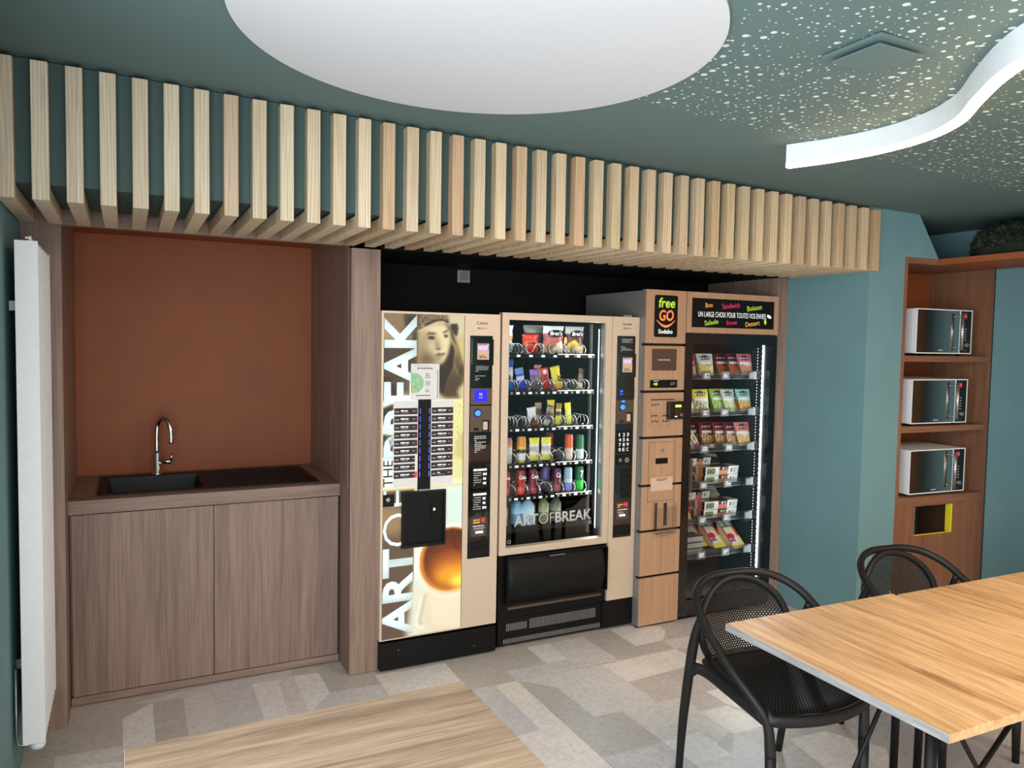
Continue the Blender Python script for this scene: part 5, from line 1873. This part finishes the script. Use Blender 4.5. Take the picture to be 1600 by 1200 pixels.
for b in ((2.727, 2.7285, 0.752, 1.104), (2.9205, 2.922, 0.752, 1.104), (2.7285, 2.9205, 0.752, 0.7535), (2.7285, 2.9205, 1.1025, 1.104)):
    hd.box(b[0], b[1], YG - .0016, YG + .0005, b[2], b[3])
hatch = hd.build('hatch_outline', 'darktext', pcx)
part('note_slot', 'black', pcx, (2.779, 2.868, YG - .001, YG + .001, 0.974, 1.008))
m = MB()
m.lathe((2.827, YG, 1.053), [(.008, 0), (.008, -.004)], axis='y', seg=14)
m.build('hatch_lock', 'steel', pcx)
ntc = thing('small_notice', (2.826, YG - .003, .82), 'small printed paper notice taped to the payment column above the clear pocket', 'notice')
part('sheet', 'pink', ntc, (2.746, 2.906, YG - .0032, YG - .0022, 0.814, 0.894))
text_lines(2, 2.785, 2.87, .872, .888, YG - .0032, 'darktext', ntc, seed=61, fill=.5)
text_lines(3, 2.752, 2.815, .820, .860, YG - .0032, 'greytext', ntc, seed=62, fill=.3)
text_lines(3, 2.832, 2.900, .820, .860, YG - .0032, 'greytext', ntc, seed=63, fill=.3)
part('divider', 'greytext', ntc, (2.823, 2.8245, YG - .0037, YG - .0032, 0.818, 0.862))
pk = MB()
for b in ((2.766, 2.768, YG - .04, YG, 0.575, 0.745), (2.914, 2.916, YG - .04, YG, 0.575, 0.745), (2.766, 2.916, YG - .042, YG - .040, 0.565, 0.72), (2.766, 2.916, YG - .042, YG, 0.563, 0.565)):
    pk.box(*b)
pk.build('leaflet_pocket', 'clear', pcx)
part('pocket_slot', 'darktext', pcx, (2.782, 2.800, YG - .0012, YG, 0.585, 0.742), (2.848, 2.872, YG - .0012, YG, 0.600, 0.738))
part('pocket_lip', 'steel', pcx, (2.785, 2.890, YG - .046, YG - .042, 0.560, 0.568))

# ================================================================ chilled cabinet
ch = thing('display_refrigerator', (3.35, 3.9, 0), 'black glass-door chilled cabinet with wood-framed sign, stocked with pouches and boxes', 'refrigerator')
FX0, FX1 = 2.979, 3.722
m = MB()
for b in ((FX0, FX0 + .02, 3.65, 4.25, 0.05, 1.74), (FX1 - .02, FX1, 3.65, 4.25, 0.05, 1.74), (FX0 + .02, FX1 - .02, 3.65, 4.25, 1.70, 1.74), (FX0 + .02, FX1 - .02, 4.23, 4.25, 0.05, 1.70), (FX0 + .02, FX1 - .02, 3.65, 4.23, 0.05, 0.115)):
    m.box(*b)
m.build('cabinet', 'interior', ch)
part('kick_panel', 'black', ch, (FX0 + .005, FX1 - .005, 3.625, 3.65, 0.0, 0.05))
m = MB()
for b in ((FX0, 3.040, 3.608, 3.645, 0.02, 1.742), (3.668, FX1, 3.608, 3.645, 0.02, 1.742), (3.040, 3.668, 3.608, 3.645, 1.684, 1.742), (3.040, 3.668, 3.608, 3.645, 0.02, 0.118)):
    m.box(*b)
fd = m.build('door', 'blackgloss', ch)
part('pane', 'glass', fd, (3.040, 3.668, 3.614, 3.620, 0.118, 1.684))
part('handle', 'bronze', fd, (3.030, 3.046, 3.588, 3.608, 0.79, 0.99), bevel=.003)
m = MB()
for xx_ in (2.995, 3.025):
    m.lathe((xx_, 3.608, 0.035), [(.004, 0), (.004, -.002)], axis='y', seg=8)
m.build('screw', 'steel', fd)
m = MB()
for b in ((2.980, 3.019, 1.752, 1.996), (3.689, 3.722, 1.752, 1.996), (3.019, 3.689, 1.961, 1.996), (3.019, 3.689, 1.752, 1.786)):
    m.box(b[0], b[1], 3.604, 3.70, b[2], b[3])
hdr = m.build('sign_frame', 'oak', ch)
part('sign_back', 'greyside', ch, (2.980, 3.722, 3.702, 4.20, 1.745, 1.99))
sg = part('sign_board', 'black', ch, (3.019, 3.689, 3.612, 3.62, 1.786, 1.961))
ysg = 3.6115
text_fit('Box', 3.128, 3.186, 1.908, 1.936, ysg, 'amberink', sg, offset=.004, tilt=6)
text_fit('Sandwich', 3.258, 3.400, 1.908, 1.940, ysg, 'pinkink', sg, tilt=5)
text_fit('Boisson', 3.462, 3.582, 1.902, 1.934, ysg, 'green', sg, offset=.004, tilt=8)
text_fit('UN LARGE CHOIX POUR TOUTES VOS ENVIES.', 3.074, 3.625, 1.850, 1.882, ysg, 'whiteink', sg, offset=-.004)
text_fit('Salade', 3.124, 3.232, 1.804, 1.834, ysg, 'green', sg, offset=.004, tilt=8)
text_fit('Encas', 3.298, 3.380, 1.808, 1.834, ysg, 'pinkink', sg, offset=.006, tilt=5)
text_fit('Dessert', 3.452, 3.570, 1.804, 1.834, ysg, 'amberink', sg, offset=.004, tilt=8)
for (cx_, cz_, rx_, rz_, an, mt) in ((3.648, 1.866, .020, .010, -25, 'whiteink'), (3.616, 1.832, .010, .017, 10, 'green')):
    m = MB()
    pts = []
    for a in range(16):
        t = a * math.pi / 8
        ux, uz = rx_ * math.cos(t), rz_ * math.sin(t)
        pts.append((cx_ + ux * math.cos(R(an)) - uz * math.sin(R(an)), ysg - .0008, cz_ + ux * math.sin(R(an)) + uz * math.cos(R(an))))
    m.prism(pts, (0, .0008, 0))
    m.build('speech_dot', mt, sg)
FZ = [1.487, 1.252, 1.024, 0.792, 0.570, 0.345]
YR = 3.745
for i, z in enumerate(FZ):
    m = MB()
    m.box(3.02, 3.700, YR, 4.20, z - 0.006, z - 0.001)
    sh = m.build('shelf', 'blackmatt', ch)
    m = MB()
    for q in range(5):
        m.box(3.02, 3.695, YR - .010, YR - .007, z - .018 + q * .011, z - .016 + q * .011)
    m.box(3.02, 3.695, YR - .006, YR, z - .022, z - .017)
    m.build('wire_rail', 'steel', sh)
    part('front_guard', 'clear', sh, (3.02, 3.695, YR - .013, YR - .011, z - .022, z + .030))
    for q, x in enumerate((3.065, 3.255, 3.410, 3.640)):
        if x == 3.410 and i in (2, 3, 4, 5):
            x = 3.455
        pl_ = part('price_holder', 'steel', sh, (x - .033, x + .033, YR - .018, YR - .0135, z - .024, z + .026))
        part('price_card', 'pricecard' if x > 3.6 else 'greyside', pl_, (x - .027, x + .027, YR - .0195, YR - .0181, z - .019, z + .020))
        text_lines(3, x - .020, x + .020, z - .014, z + .015, YR - .0195, 'whiteink' if x < 3.6 else 'greytext', pl_, seed=i * 7 + q, fill=.45)
    m = MB()
    m.prism([(3.697, YR - .02, z + .030), (3.697, YR - .02, z - .024), (3.697, YR + .06, z - .07), (3.697, YR + .10, z - .07), (3.697, YR + .10, z + .0)], (.003, 0, 0))
    m.build('bracket', 'steel', sh)
m = MB()
m.box(3.7005, 3.7025, 3.735, 3.765, 0.13, 1.68)
m.build('slotted_rail', 'blackmatt', ch)
m = MB()
for i in range(78):
    m.box(3.6990, 3.7005, 3.745, 3.753, 0.14 + i * .0197, 0.150 + i * .0197)
m.build('rail_slots', 'whiteink', ch)
m = MB()
for i in range(96):
    m.box(3.6945, 3.6970, 3.690, 3.702 + .004 * (i % 2), 0.150 + i * .0160, 0.1655 + i * .0160)
m.build('light_strip', 'strongled', ch)
area('refrigerator_tube', (3.664, 3.655, 0.92), (0, R(90), R(50)), 1.5, 0.012, 6, (0.9, 0.97, 1.0))


def pouch(cx, y, z, wt, wb, h_, colfn, label, name='snack_pouch', cat='snack pouch', turn=0, text=None, depth=.06):
    """stand-up pouch: wide crimped top, narrower gusseted foot"""
    root = thing(name, (cx, y, z), label, cat)
    m = MB()

    def sh(u, v, sgn):
        ww = wb + (wt - wb) * v
        t = depth * (1 - v) ** .8 * .5 * (1 - (2 * u - 1) ** 2 * .5) + .001
        lx = (u - .5) * ww
        ly = sgn * t + .03 * v
        c, s_ = math.cos(R(turn)), math.sin(R(turn))
        return Vector((cx + lx * c - ly * s_, y + lx * s_ + ly * c, z + h_ * v))
    m.grid(lambda u, v: sh(u, v, -1), 16, 20, colfn=colfn)
    m.grid(lambda u, v: sh(u, v, 1), 16, 20, colfn=colfn, flip=True)
    m.grid(lambda u, v: sh(u, 0, -1) * (1 - v) + sh(u, 0, 1) * v, 16, 1, colfn=lambda u, v: (180, 170, 160), flip=True)
    m.build('pack', 'printed', root)
    return root


def pc_(top, mid, nut, spots, side=None, name_=(30, 30, 30), bar_=(240, 240, 240)):
    """printed pouch front: name panel at the top, product name in the middle, heap of snacks below"""
    def f(u, v):
        c = top if v > .55 else mid
        if .70 < v < .92 and .15 < u < .85 and ((u - .5) / .36) ** 2 + ((v - .81) / .10) ** 2 < 1:
            c = name_
            if abs(v - .81) < .035 and int(u * 30) % 3:
                c = bar_
        if .50 < v < .64 and .1 < u < .85 and int(v * 40) % 2 == 0:
            c = bar_
        if v < .46 + .06 * math.sin(u * 7):
            q = math.sin(u * 21 + v * 9) * math.sin(v * 27 - u * 6)
            c = nut if q > -.15 else spots
        if side and u < side[0]:
            c = side[1] if v > .45 or math.sin(u * 30 + v * 30) > 0 else side[2]
        return c
    return f


RED, WINE, WHT = (196, 30, 40), (120, 20, 34), (226, 226, 222)
GOLD, TAN, BRN = (226, 186, 100), (206, 160, 110), (150, 80, 44)
yP = YR + .035
z = FZ[0]
pouch(3.155, yP, z, .125, .095, .140, pc_(RED, (150, 24, 34), TAN, BRN), 'red pouch at the start of the top chilled shelf')
pouch(3.295, yP, z, .135, .10, .138, pc_((206, 206, 200), (160, 170, 140), (232, 214, 120), (206, 176, 90)), 'grey-white pouch with pale yellow snacks, top chilled shelf')
pouch(3.42, yP + .16, z, .12, .09, .138, pc_((96, 34, 26), (80, 30, 24), (170, 80, 40), BRN), 'dim wine-red pouch set back in the middle of the top shelf')
pouch(3.52, yP + .10, z, .12, .09, .138, pc_((120, 34, 34), (110, 24, 30), (190, 90, 50), BRN), 'wine-red pouch set back beside the pink-topped pouch, top shelf')
pouch(3.575, yP + .045, z, .12, .09, .140, pc_(WINE, WINE, (200, 100, 60), BRN), 'dark red pouch leaning behind the pink and white pouch, top shelf')
pouch(3.630, yP, z, .125, .09, .140, pc_((210, 110, 130), (226, 206, 206), (220, 150, 120), (200, 120, 90)), 'pink and white pouch at the end of the top chilled shelf')
z = FZ[1]
pouch(3.150, yP, z, .12, .09, .148, pc_((130, 60, 120), (110, 40, 100), (222, 210, 180), (150, 120, 90)), 'purple pouch at the start of the second chilled shelf')
pouch(3.262, yP - .004, z, .135, .10, .146, pc_((226, 206, 60), (206, 206, 202), (214, 200, 150), (96, 84, 70)), 'yellow-topped pouch beside the purple one, second chilled shelf')
pouch(3.425, yP + .02, z, .13, .09, .146, pc_((150, 190, 50), (140, 180, 60), (170, 200, 110), (130, 160, 70)), 'lime green pouch in the middle of the second chilled shelf')
pouch(3.492, yP - .004, z, .11, .08, .142, pc_((196, 204, 200), (210, 214, 210), (210, 214, 160), (170, 180, 120)), 'silver-grey pouch in front of the lime green one, second chilled shelf')
pouch(3.560, yP + .04, z, .12, .09, .144, pc_((70, 140, 60), (60, 120, 60), (226, 170, 90), (200, 130, 60)), 'dark green pouch behind the pale teal one, second chilled shelf')
pouch(3.628, yP, z, .125, .09, .142, pc_((150, 206, 196), (160, 210, 206), (230, 180, 100), (206, 140, 70)), 'pale teal pouch at the end of the second chilled shelf')
z = FZ[2]
pouch(3.33, yP + .16, z, .12, .09, .148, pc_((100, 22, 30), (90, 20, 30), (190, 150, 100), BRN), 'dim dark red pouch furthest back on the third chilled shelf')
pouch(3.42, yP + .11, z, .12, .09, .150, pc_((130, 20, 32), (110, 18, 30), (214, 176, 120), BRN), 'dark red pouch third from the front of its row, third chilled shelf')
pouch(3.50, yP + .07, z, .12, .09, .150, pc_((140, 22, 34), (120, 20, 32), (214, 176, 120), BRN), 'dark red pouch second from the front of its row, third chilled shelf')
pouch(3.565, yP + .035, z, .12, .09, .150, pc_(WINE, (130, 22, 34), (220, 184, 130), (170, 120, 70)), 'dark red pouch right behind the red-topped white pouch, third shelf')
pouch(3.628, yP, z, .13, .095, .152, pc_((214, 120, 110), (226, 222, 214), (230, 196, 130), (206, 150, 90)), 'red-topped white pouch at the end of the third chilled shelf')


def tray_box(x0, x1, y0, y1, z, h_, cols, label, name='sandwich_box', cat='food box', turn=0):
    root = thing(name, ((x0 + x1) / 2, (y0 + y1) / 2, z), label, cat)
    sleeve, panel, pic = cols
    m = MB()
    X = [x0, x1]

    def f(u, v):
        c = sleeve
        if .40 < u < .70:
            c = (30, 28, 28) if v > .52 else panel
            if v > .62 and v < .85 and int(u * 60) % 2 and .45 < u < .65:
                c = (235, 235, 235)
        if u < .30:
            c = pic if math.sin(u * 50) * math.sin(v * 9) > -.2 else (70, 80, 50)
            if u < .03 or v < .12 or v > .88:
                c = sleeve
        if .75 < u < .95 and (u * 12 % 1 - .5) ** 2 + (v - .5) ** 2 < .08:
            c = (70, 70, 70)
        return c
    lip = .006
    m.grid(lambda u, v: Vector((x0 + (x1 - x0) * u + (u - .5) * lip * v, y0 - lip * v, z + h_ * v)), 40, 10, colfn=f)
    side = lambda u, v: panel if .3 < u < .75 else ((30, 28, 28) if u >= .75 else sleeve)
    m.grid(lambda u, v: Vector((x0 - lip * v * .5, y1 - (y1 - y0) * u - lip * v * u, z + h_ * v)), 16, 6, colfn=side)
    m.grid(lambda u, v: Vector((x1 + lip * v * .5, y0 - lip * v * (1 - u) + (y1 - y0) * u, z + h_ * v)), 16, 6, colfn=side)
    m.grid(lambda u, v: Vector((x0 + (x1 - x0) * u, y1, z + h_ * v)), 2, 2, colfn=side, flip=True)
    m.grid(lambda u, v: Vector((x0 - lip * .5 + (x1 - x0 + lip) * u, y0 - lip + (y1 - y0 + lip) * v, z + h_)), 20, 8, colfn=lambda u, v: (70, 44, 34) if .1 < u < .8 else (190, 180, 170))
    m.grid(lambda u, v: Vector((x0 + (x1 - x0) * u, y0 + (y1 - y0) * v, z)), 2, 2, colfn=lambda u, v: (200, 190, 180), flip=True)
    m.build('carton', 'printed', root)
    return root


# third shelf: a leaning flat pack and trays
def slab_pack(pts, th, colfn, label, name, cat):
    root = thing(name, tuple(sum(p[i] for p in pts) / 4 for i in range(3)), label, cat)
    a, b, c, d = [Vector(p) for p in pts]  # bottom-left, bottom-right, top-right, top-left
    nrm = (b - a).cross(d - a).normalized() * th
    m = MB()
    fn = lambda u, v: (a * (1 - u) + b * u) * (1 - v) + (d * (1 - u) + c * u) * v
    m.grid(fn, 16, 16, colfn=colfn)
    m.grid(lambda u, v: fn(u, v) - nrm, 1, 1, colfn=lambda u, v: (190, 184, 170), flip=True)
    for (p, q) in ((a, b), (b, c), (c, d), (d, a)):
        m.grid(lambda u, v, p=p, q=q: p * (1 - u) + q * u - nrm * v, 1, 1, colfn=lambda u, v: (190, 184, 170), flip=True)
    m.build('pack', 'printed', root)
    return root


slab_pack([(3.10, YR + .01, FZ[2] + .002), (3.27, YR + .03, FZ[2] + .002), (3.19, YR + .05, FZ[2] + .14), (3.08, YR + .03, FZ[2] + .15)], .02,
          lambda u, v: (40, 90, 190) if v > .82 else ((150, 30, 110) if u > .62 and v < .25 else ((222, 206, 170) if int(u * 9 + v * 2) % 2 else (96, 78, 60))), 'leaning flat pack with blue top and cream stripes, third chilled shelf', 'flat_pack', 'food pack')
for i, (xa, lab) in enumerate(((3.285, 'low clear-lidded tray beside the leaning flat pack, third chilled shelf'), (3.40, 'low clear-lidded tray in front of the dark red pouches, third shelf'))):
    tr_ = thing('food_tray', (xa + .05, YR + .06, FZ[2]), lab, 'food tray')
    m = MB()
    m.prism([(xa, YR + .012, FZ[2]), (xa + .105, YR + .012, FZ[2]), (xa + .11, YR + .008, FZ[2] + .028), (xa - .005, YR + .008, FZ[2] + .028)], (0, .09, 0))
    m.build('tray', 'brownscreen', tr_)
    m = MB()
    m.box(xa - .006, xa + .112, YR + .006, YR + .105, FZ[2] + .0285, FZ[2] + .034, bevel=.002)
    m.build('lid', 'clear', tr_)
    part('band', 'paper', tr_, (xa + .03, xa + .07, YR + .0065, YR + .0075, FZ[2] + .004, FZ[2] + .026))
# fourth and fifth shelves: sandwich boxes
OR_, SA_ = (226, 140, 80), (214, 110, 90)
for lev, (pan, nm) in ((3, (OR_, 'orange')), (4, (SA_, 'salmon'))):
    z = FZ[lev]
    sh_ = 'fourth' if lev == 3 else 'fifth'
    tray_box(3.285, 3.555, YR + .008, YR + .10, z + .001, .052, (WHT, pan, (120, 140, 80)), 'white and %s box at the bottom front of the %s chilled shelf' % (nm, sh_))
    tray_box(3.295, 3.565, YR + .012, YR + .104, z + .0535, .054, (WHT, pan, (110, 130, 70)), 'white and %s box lying on top at the front, %s chilled shelf' % (nm, sh_))
    tray_box(3.235, 3.500, YR + .115, YR + .21, z + .001, .052, (pan, pan, (140, 90, 60)), '%s box low in the second row of the %s chilled shelf' % (nm, sh_))
    tray_box(3.235, 3.500, YR + .115, YR + .21, z + .0535, .054, (pan, pan, (140, 90, 60)), '%s box second up in the rear row, %s chilled shelf' % (nm, sh_))
    tray_box(3.225, 3.420, YR + .115, YR + .20, z + .108, .045, (WHT, pan, (220, 220, 216)), 'short white and %s box on top of the rear stack, %s shelf' % (nm, sh_))
    slab_pack([(3.43, YR + .16, z + .108), (3.54, YR + .14, z + .108), (3.52, YR + .19, z + .175), (3.43, YR + .21, z + .19)], .015,
              (lambda u, v: (28, 28, 28) if not (.5 < v < .8 and int(u * 14) % 2) else (220, 220, 220)) if lev == 3 else (lambda u, v: (190, 200, 196) if v > .5 else (150, 150, 130)),
              ('black packet with white writing' if lev == 3 else 'silver-grey packet') + ' leaning on the rear boxes, %s shelf' % sh_, 'snack_packet', 'food pack')
slab_pack([(3.13, YR + .01, FZ[4] + .002), (3.20, YR + .02, FZ[4] + .002), (3.19, YR + .05, FZ[4] + .07), (3.13, YR + .04, FZ[4] + .09)], .015, lambda u, v: (206, 160, 80), 'small golden packet at the start of the fifth chilled shelf', 'snack_packet', 'food pack')
slab_pack([(3.13, YR + .04, FZ[3] + .002), (3.22, YR + .05, FZ[3] + .002), (3.22, YR + .08, FZ[3] + .17), (3.13, YR + .07, FZ[3] + .17)], .015, lambda u, v: (206, 200, 190) if u > .5 else (190, 110, 60), 'upright white and orange packet at the start of the fourth chilled shelf', 'snack_packet', 'food pack')
# bottom shelf
for i, lab in enumerate(('clear food tray at the bottom of the stack of three, lowest shelf', 'clear food tray in the middle of the stack of three, lowest shelf', 'clear food tray on top of the stack of three, lowest shelf')):
    zt = FZ[5] + .002 + i * .040
    tr_ = thing('food_tray', (3.22, YR + .07, zt), lab, 'food tray', 'stack of clear trays')
    m = MB()
    m.prism([(3.155, YR + .015, zt), (3.285, YR + .015, zt), (3.292, YR + .01, zt + .032), (3.148, YR + .01, zt + .032)], (0, .11, 0))
    m.build('tray', 'traygrey', tr_)
    m = MB()
    m.box(3.138, 3.302, YR + .004, YR + .128, zt + .0325, zt + .0385, bevel=.002)
    m.build('lid', 'clear', tr_)


def wedge(xr, y, z, label):
    """triangular sandwich carton: slanted printed front, pale bread side"""
    root = thing('sandwich_wedge', (xr - .06, y, z), label, 'sandwich')
    w_, d_, h_ = .105, .135, .165
    a, b = Vector((xr - w_, y, z)), Vector((xr, y, z))
    c, d = Vector((xr - .045, y + d_, z + h_)), Vector((xr - .045 - w_, y + d_, z + h_))
    e, f_ = Vector((xr, y + d_, z)), Vector((xr - w_, y + d_, z))
    m = MB()

    def cf(u, v):
        if v > .74:
            return (235, 235, 230) if .78 < v < .93 and int(u * 12) % 2 else (26, 26, 26)
        if u > .80:
            return (214, 60, 40) if v > .42 else (232, 210, 90)
        if v < .16:
            return (236, 214, 90)
        if ((u - .35) / .3) ** 2 + ((v - .42) / .1) ** 2 < 1:
            return (200, 30, 36)
        if .22 < v < .32 and u < .55:
            return (120, 60, 160)
        if u < .12:
            return (206, 40, 40)
        return (232, 226, 206)
    m.grid(lambda u, v: (a * (1 - u) + b * u) * (1 - v) + (d * (1 - u) + c * u) * v, 20, 28, colfn=cf)
    m.build('front_card', 'printed', root)
    m = MB()
    m.grid(lambda u, v: a * (1 - u) * 1 + f_ * u if False else (a * (1 - v) + d * v) * (1 - u) + f_ * u, 4, 4, colfn=lambda u, v: (206, 198, 160), flip=True)
    m.grid(lambda u, v: (b * (1 - v) + c * v) * (1 - u) + e * u, 4, 4, colfn=lambda u, v: (206, 198, 160))
    m.grid(lambda u, v: (f_ * (1 - u) + e * u) * (1 - v) + (d * (1 - u) + c * u) * v, 2, 2, colfn=lambda u, v: (190, 184, 150), flip=True)
    m.build('sandwich_side', 'printed', root)


wedge(3.665, YR + .012, FZ[5] + .002, 'sandwich wedge nearest the glass on the lowest chilled shelf')
wedge(3.556, YR + .075, FZ[5] + .002, 'dimmer sandwich wedge behind the front one, lowest chilled shelf')
wedge(3.447, YR + .14, FZ[5] + .002, 'sandwich wedge furthest back on the lowest chilled shelf')

# ================================================================ tables
def table(loc, rz, w_, d_, label, topmat, edgemats, corners=((-1, -1), (-1, 1), (1, -1), (1, 1)), rods=(), h_=0.75):
    root = thing('dining_table', (0, 0, 0), label, 'table')
    m = MB()
    t = 0.024
    m.box(-w_ / 2, w_ / 2, -d_ / 2, d_ / 2, h_ - t, h_, bevel=0.001)
    for f in m.bm.faces:
        f.normal_update()
        if f.normal.x < -.5:
            f.material_index = 1
    m.build('table_top', [topmat, edgemats], root)
    part('top_frame', 'black', root, (-w_ / 2 + .06, w_ / 2 - .06, -d_ / 2 + .06, -d_ / 2 + .09, h_ - t - .02, h_ - t - .001), (-w_ / 2 + .06, w_ / 2 - .06, d_ / 2 - .09, d_ / 2 - .06, h_ - t - .02, h_ - t - .001))
    for sx, sy in corners:
        x, y = sx * (w_ / 2 - .05), sy * (d_ / 2 - .08)
        m = MB()
        m.tube([(x, y, h_ - t - .002), (x + sx * .004, y + sy * .004, 0.0)], 0.0145, 14)
        m.build('leg', 'black', root)
    for xa, xb, y in rods:
        m = MB()
        m.tube([(xa, y, h_ - t - .003), (xb, y, 0.0)], 0.008, 10)
        m.build('brace', 'black', root)
    root.location = loc
    root.rotation_euler = (0, 0, R(rz))
    return root


table((2.166, 1.500, 0), -1.4, .80, .79, 'golden oak square table at the near end of the pair, its grey side edge showing', 'table_y', 'edge_grey', corners=((-1, -1), (1, -1), (1, 1)), rods=((.285, -.155, .20), (-.075, .463, -.10), (.355, -.525, -.20)))
table((2.968, 1.455, 0.003), -1.5, .80, .79, 'golden oak square table pushed against the first, running off the frame', 'table_y', 'table_y')
table((0.40, 1.47, 0), 0, .822, .80, 'weathered oak table in front of the coffee machine', 'table_x', 'paper')


# ================================================================ chairs
def make_chair(label):
    root = thing('armchair', (0, 0, 0), label, 'chair', 'black pierced armchairs')
    # continuous hoop: back rail dropping forward as arms into the front legs
    half = [(0, .274, .765), (.10, .266, .763), (.185, .232, .745), (.240, .170, .708), (.262, .095, .658), (.267, .01, .605), (.262, -.07, .553), (.246, -.145, .500), (.225, -.195, .450), (.209, -.214, .395), (.203, -.222, .30)]
    left = [(-x, y, z) for x, y, z in half[::-1]]
    pts = smooth_path(left + half[1:], 7)
    n_ = len(pts)
    rr = []
    for i in range(n_):
        t = abs(i / (n_ - 1) - .5) * 2
        rr.append(.0160 if t < .85 else .0160 + .003 * (t - .85) / .15)
    m = MB()
    m.tube(pts, rr, 14)
    m.build('arm_hoop', 'chair', root)
    for s in (-1, 1):
        m = MB()
        m.tube([(s * .203, -.222, .302), (s * .202, -.227, .15), (s * .201, -.232, 0)], [.019, .017, .014], 14)
        m.build('front_leg', 'chair', root)
        m = MB()
        q = smooth_path([(s * .252, .118, .668), (s * .256, .150, .58), (s * .256, .178, .45), (s * .250, .222, .22), (s * .242, .252, 0)], 5)
        m.tube(q, [.0145 + .0045 * math.sin(math.pi * min(1, i / (len(q) - 1) * 1.1)) for i in range(len(q))], 14)
        m.build('rear_leg', 'chair', root)
        m = MB()
        m.tube(smooth_path([(s * .256, .172, .440), (s * .246, .148, .458), (s * .228, .10, .455), (s * .214, .0, .436), (s * .208, -.19, .415)], 5), [(.013, .022)] * 21, 12)
        m.build('side_rail', 'chair', root)
    # seat: dished pierced shell in a rim
    def seat(u, v):
        x = (u - .5) * 2
        hw = .205 - .035 * v ** 3
        y0_ = -.225 - .045 * (1 - x * x)
        y1_ = .190 + .02 * (1 - x * x)
        y_ = y0_ + (y1_ - y0_) * v
        dish = -.018 * (1 - x * x) * math.sin(math.pi * min(1, v * 1.1 + .02)) + .018 * max(0, v - .85) / .15
        front = -.020 * max(0, (.10 - v) / .10) ** 2
        return Vector((x * hw, y_, .452 + dish + front))
    m = MB()
    m.grid(seat, 24, 24, uvfn=lambda u, v: ((u - .5) * .41, v * .44))
    so = m.build('seat', 'chairseat', root)
    ring = [seat(u / 20, 0) for u in range(21)] + [seat(1, v / 14) for v in range(1, 15)] + [seat(1 - u / 20, 1) for u in range(1, 21)] + [seat(0, 1 - v / 14) for v in range(1, 14)]
    m = MB()
    m.tube([p + Vector((0, 0, -.006)) for p in ring], [(.013, .023)] * len(ring), 10, closed=True, up=(0, 0, 1))
    m.build('seat_rim', 'chair', so)
    # backrest: oval pierced shell with rim, wrapped round the sitter
    def back(a, r_):
        x = .205 * r_ * math.cos(a)
        zz = .178 * r_ * math.sin(a)
        # slightly egg-shaped, narrower foot
        x *= 1 - .10 * max(0, -math.sin(a)) * r_
        y_ = .242 - 1.35 * x * x + .12 * zz - .25 * zz * zz
        return Vector((x, y_, .575 + zz))
    m = MB()
    m.grid(lambda u, v: back(2 * math.pi * u, max(.02, v)), 48, 12, uvfn=lambda u, v: (.205 * v * math.cos(2 * math.pi * u), .178 * v * math.sin(2 * math.pi * u)))
    bo = m.build('backrest', 'chairmesh', root)
    m = MB()
    m.tube([back(2 * math.pi * k / 56, 1.0) for k in range(56)], .0145, 12, closed=True)
    m.build('backrest_rim', 'chair', bo)
    return root


c1 = make_chair('black pierced armchair at the free corner of the near table')
c2 = copy_tree(c1)
c2['label'] = 'black pierced armchair tucked behind the table pair, in front of the microwave cabinet'
c1.location = (2.140, 2.022, 0)
c1.rotation_euler = (0, 0, -.102)
c2.location = (3.05, 2.02, 0)
c2.rotation_euler = (0, 0, -.12)
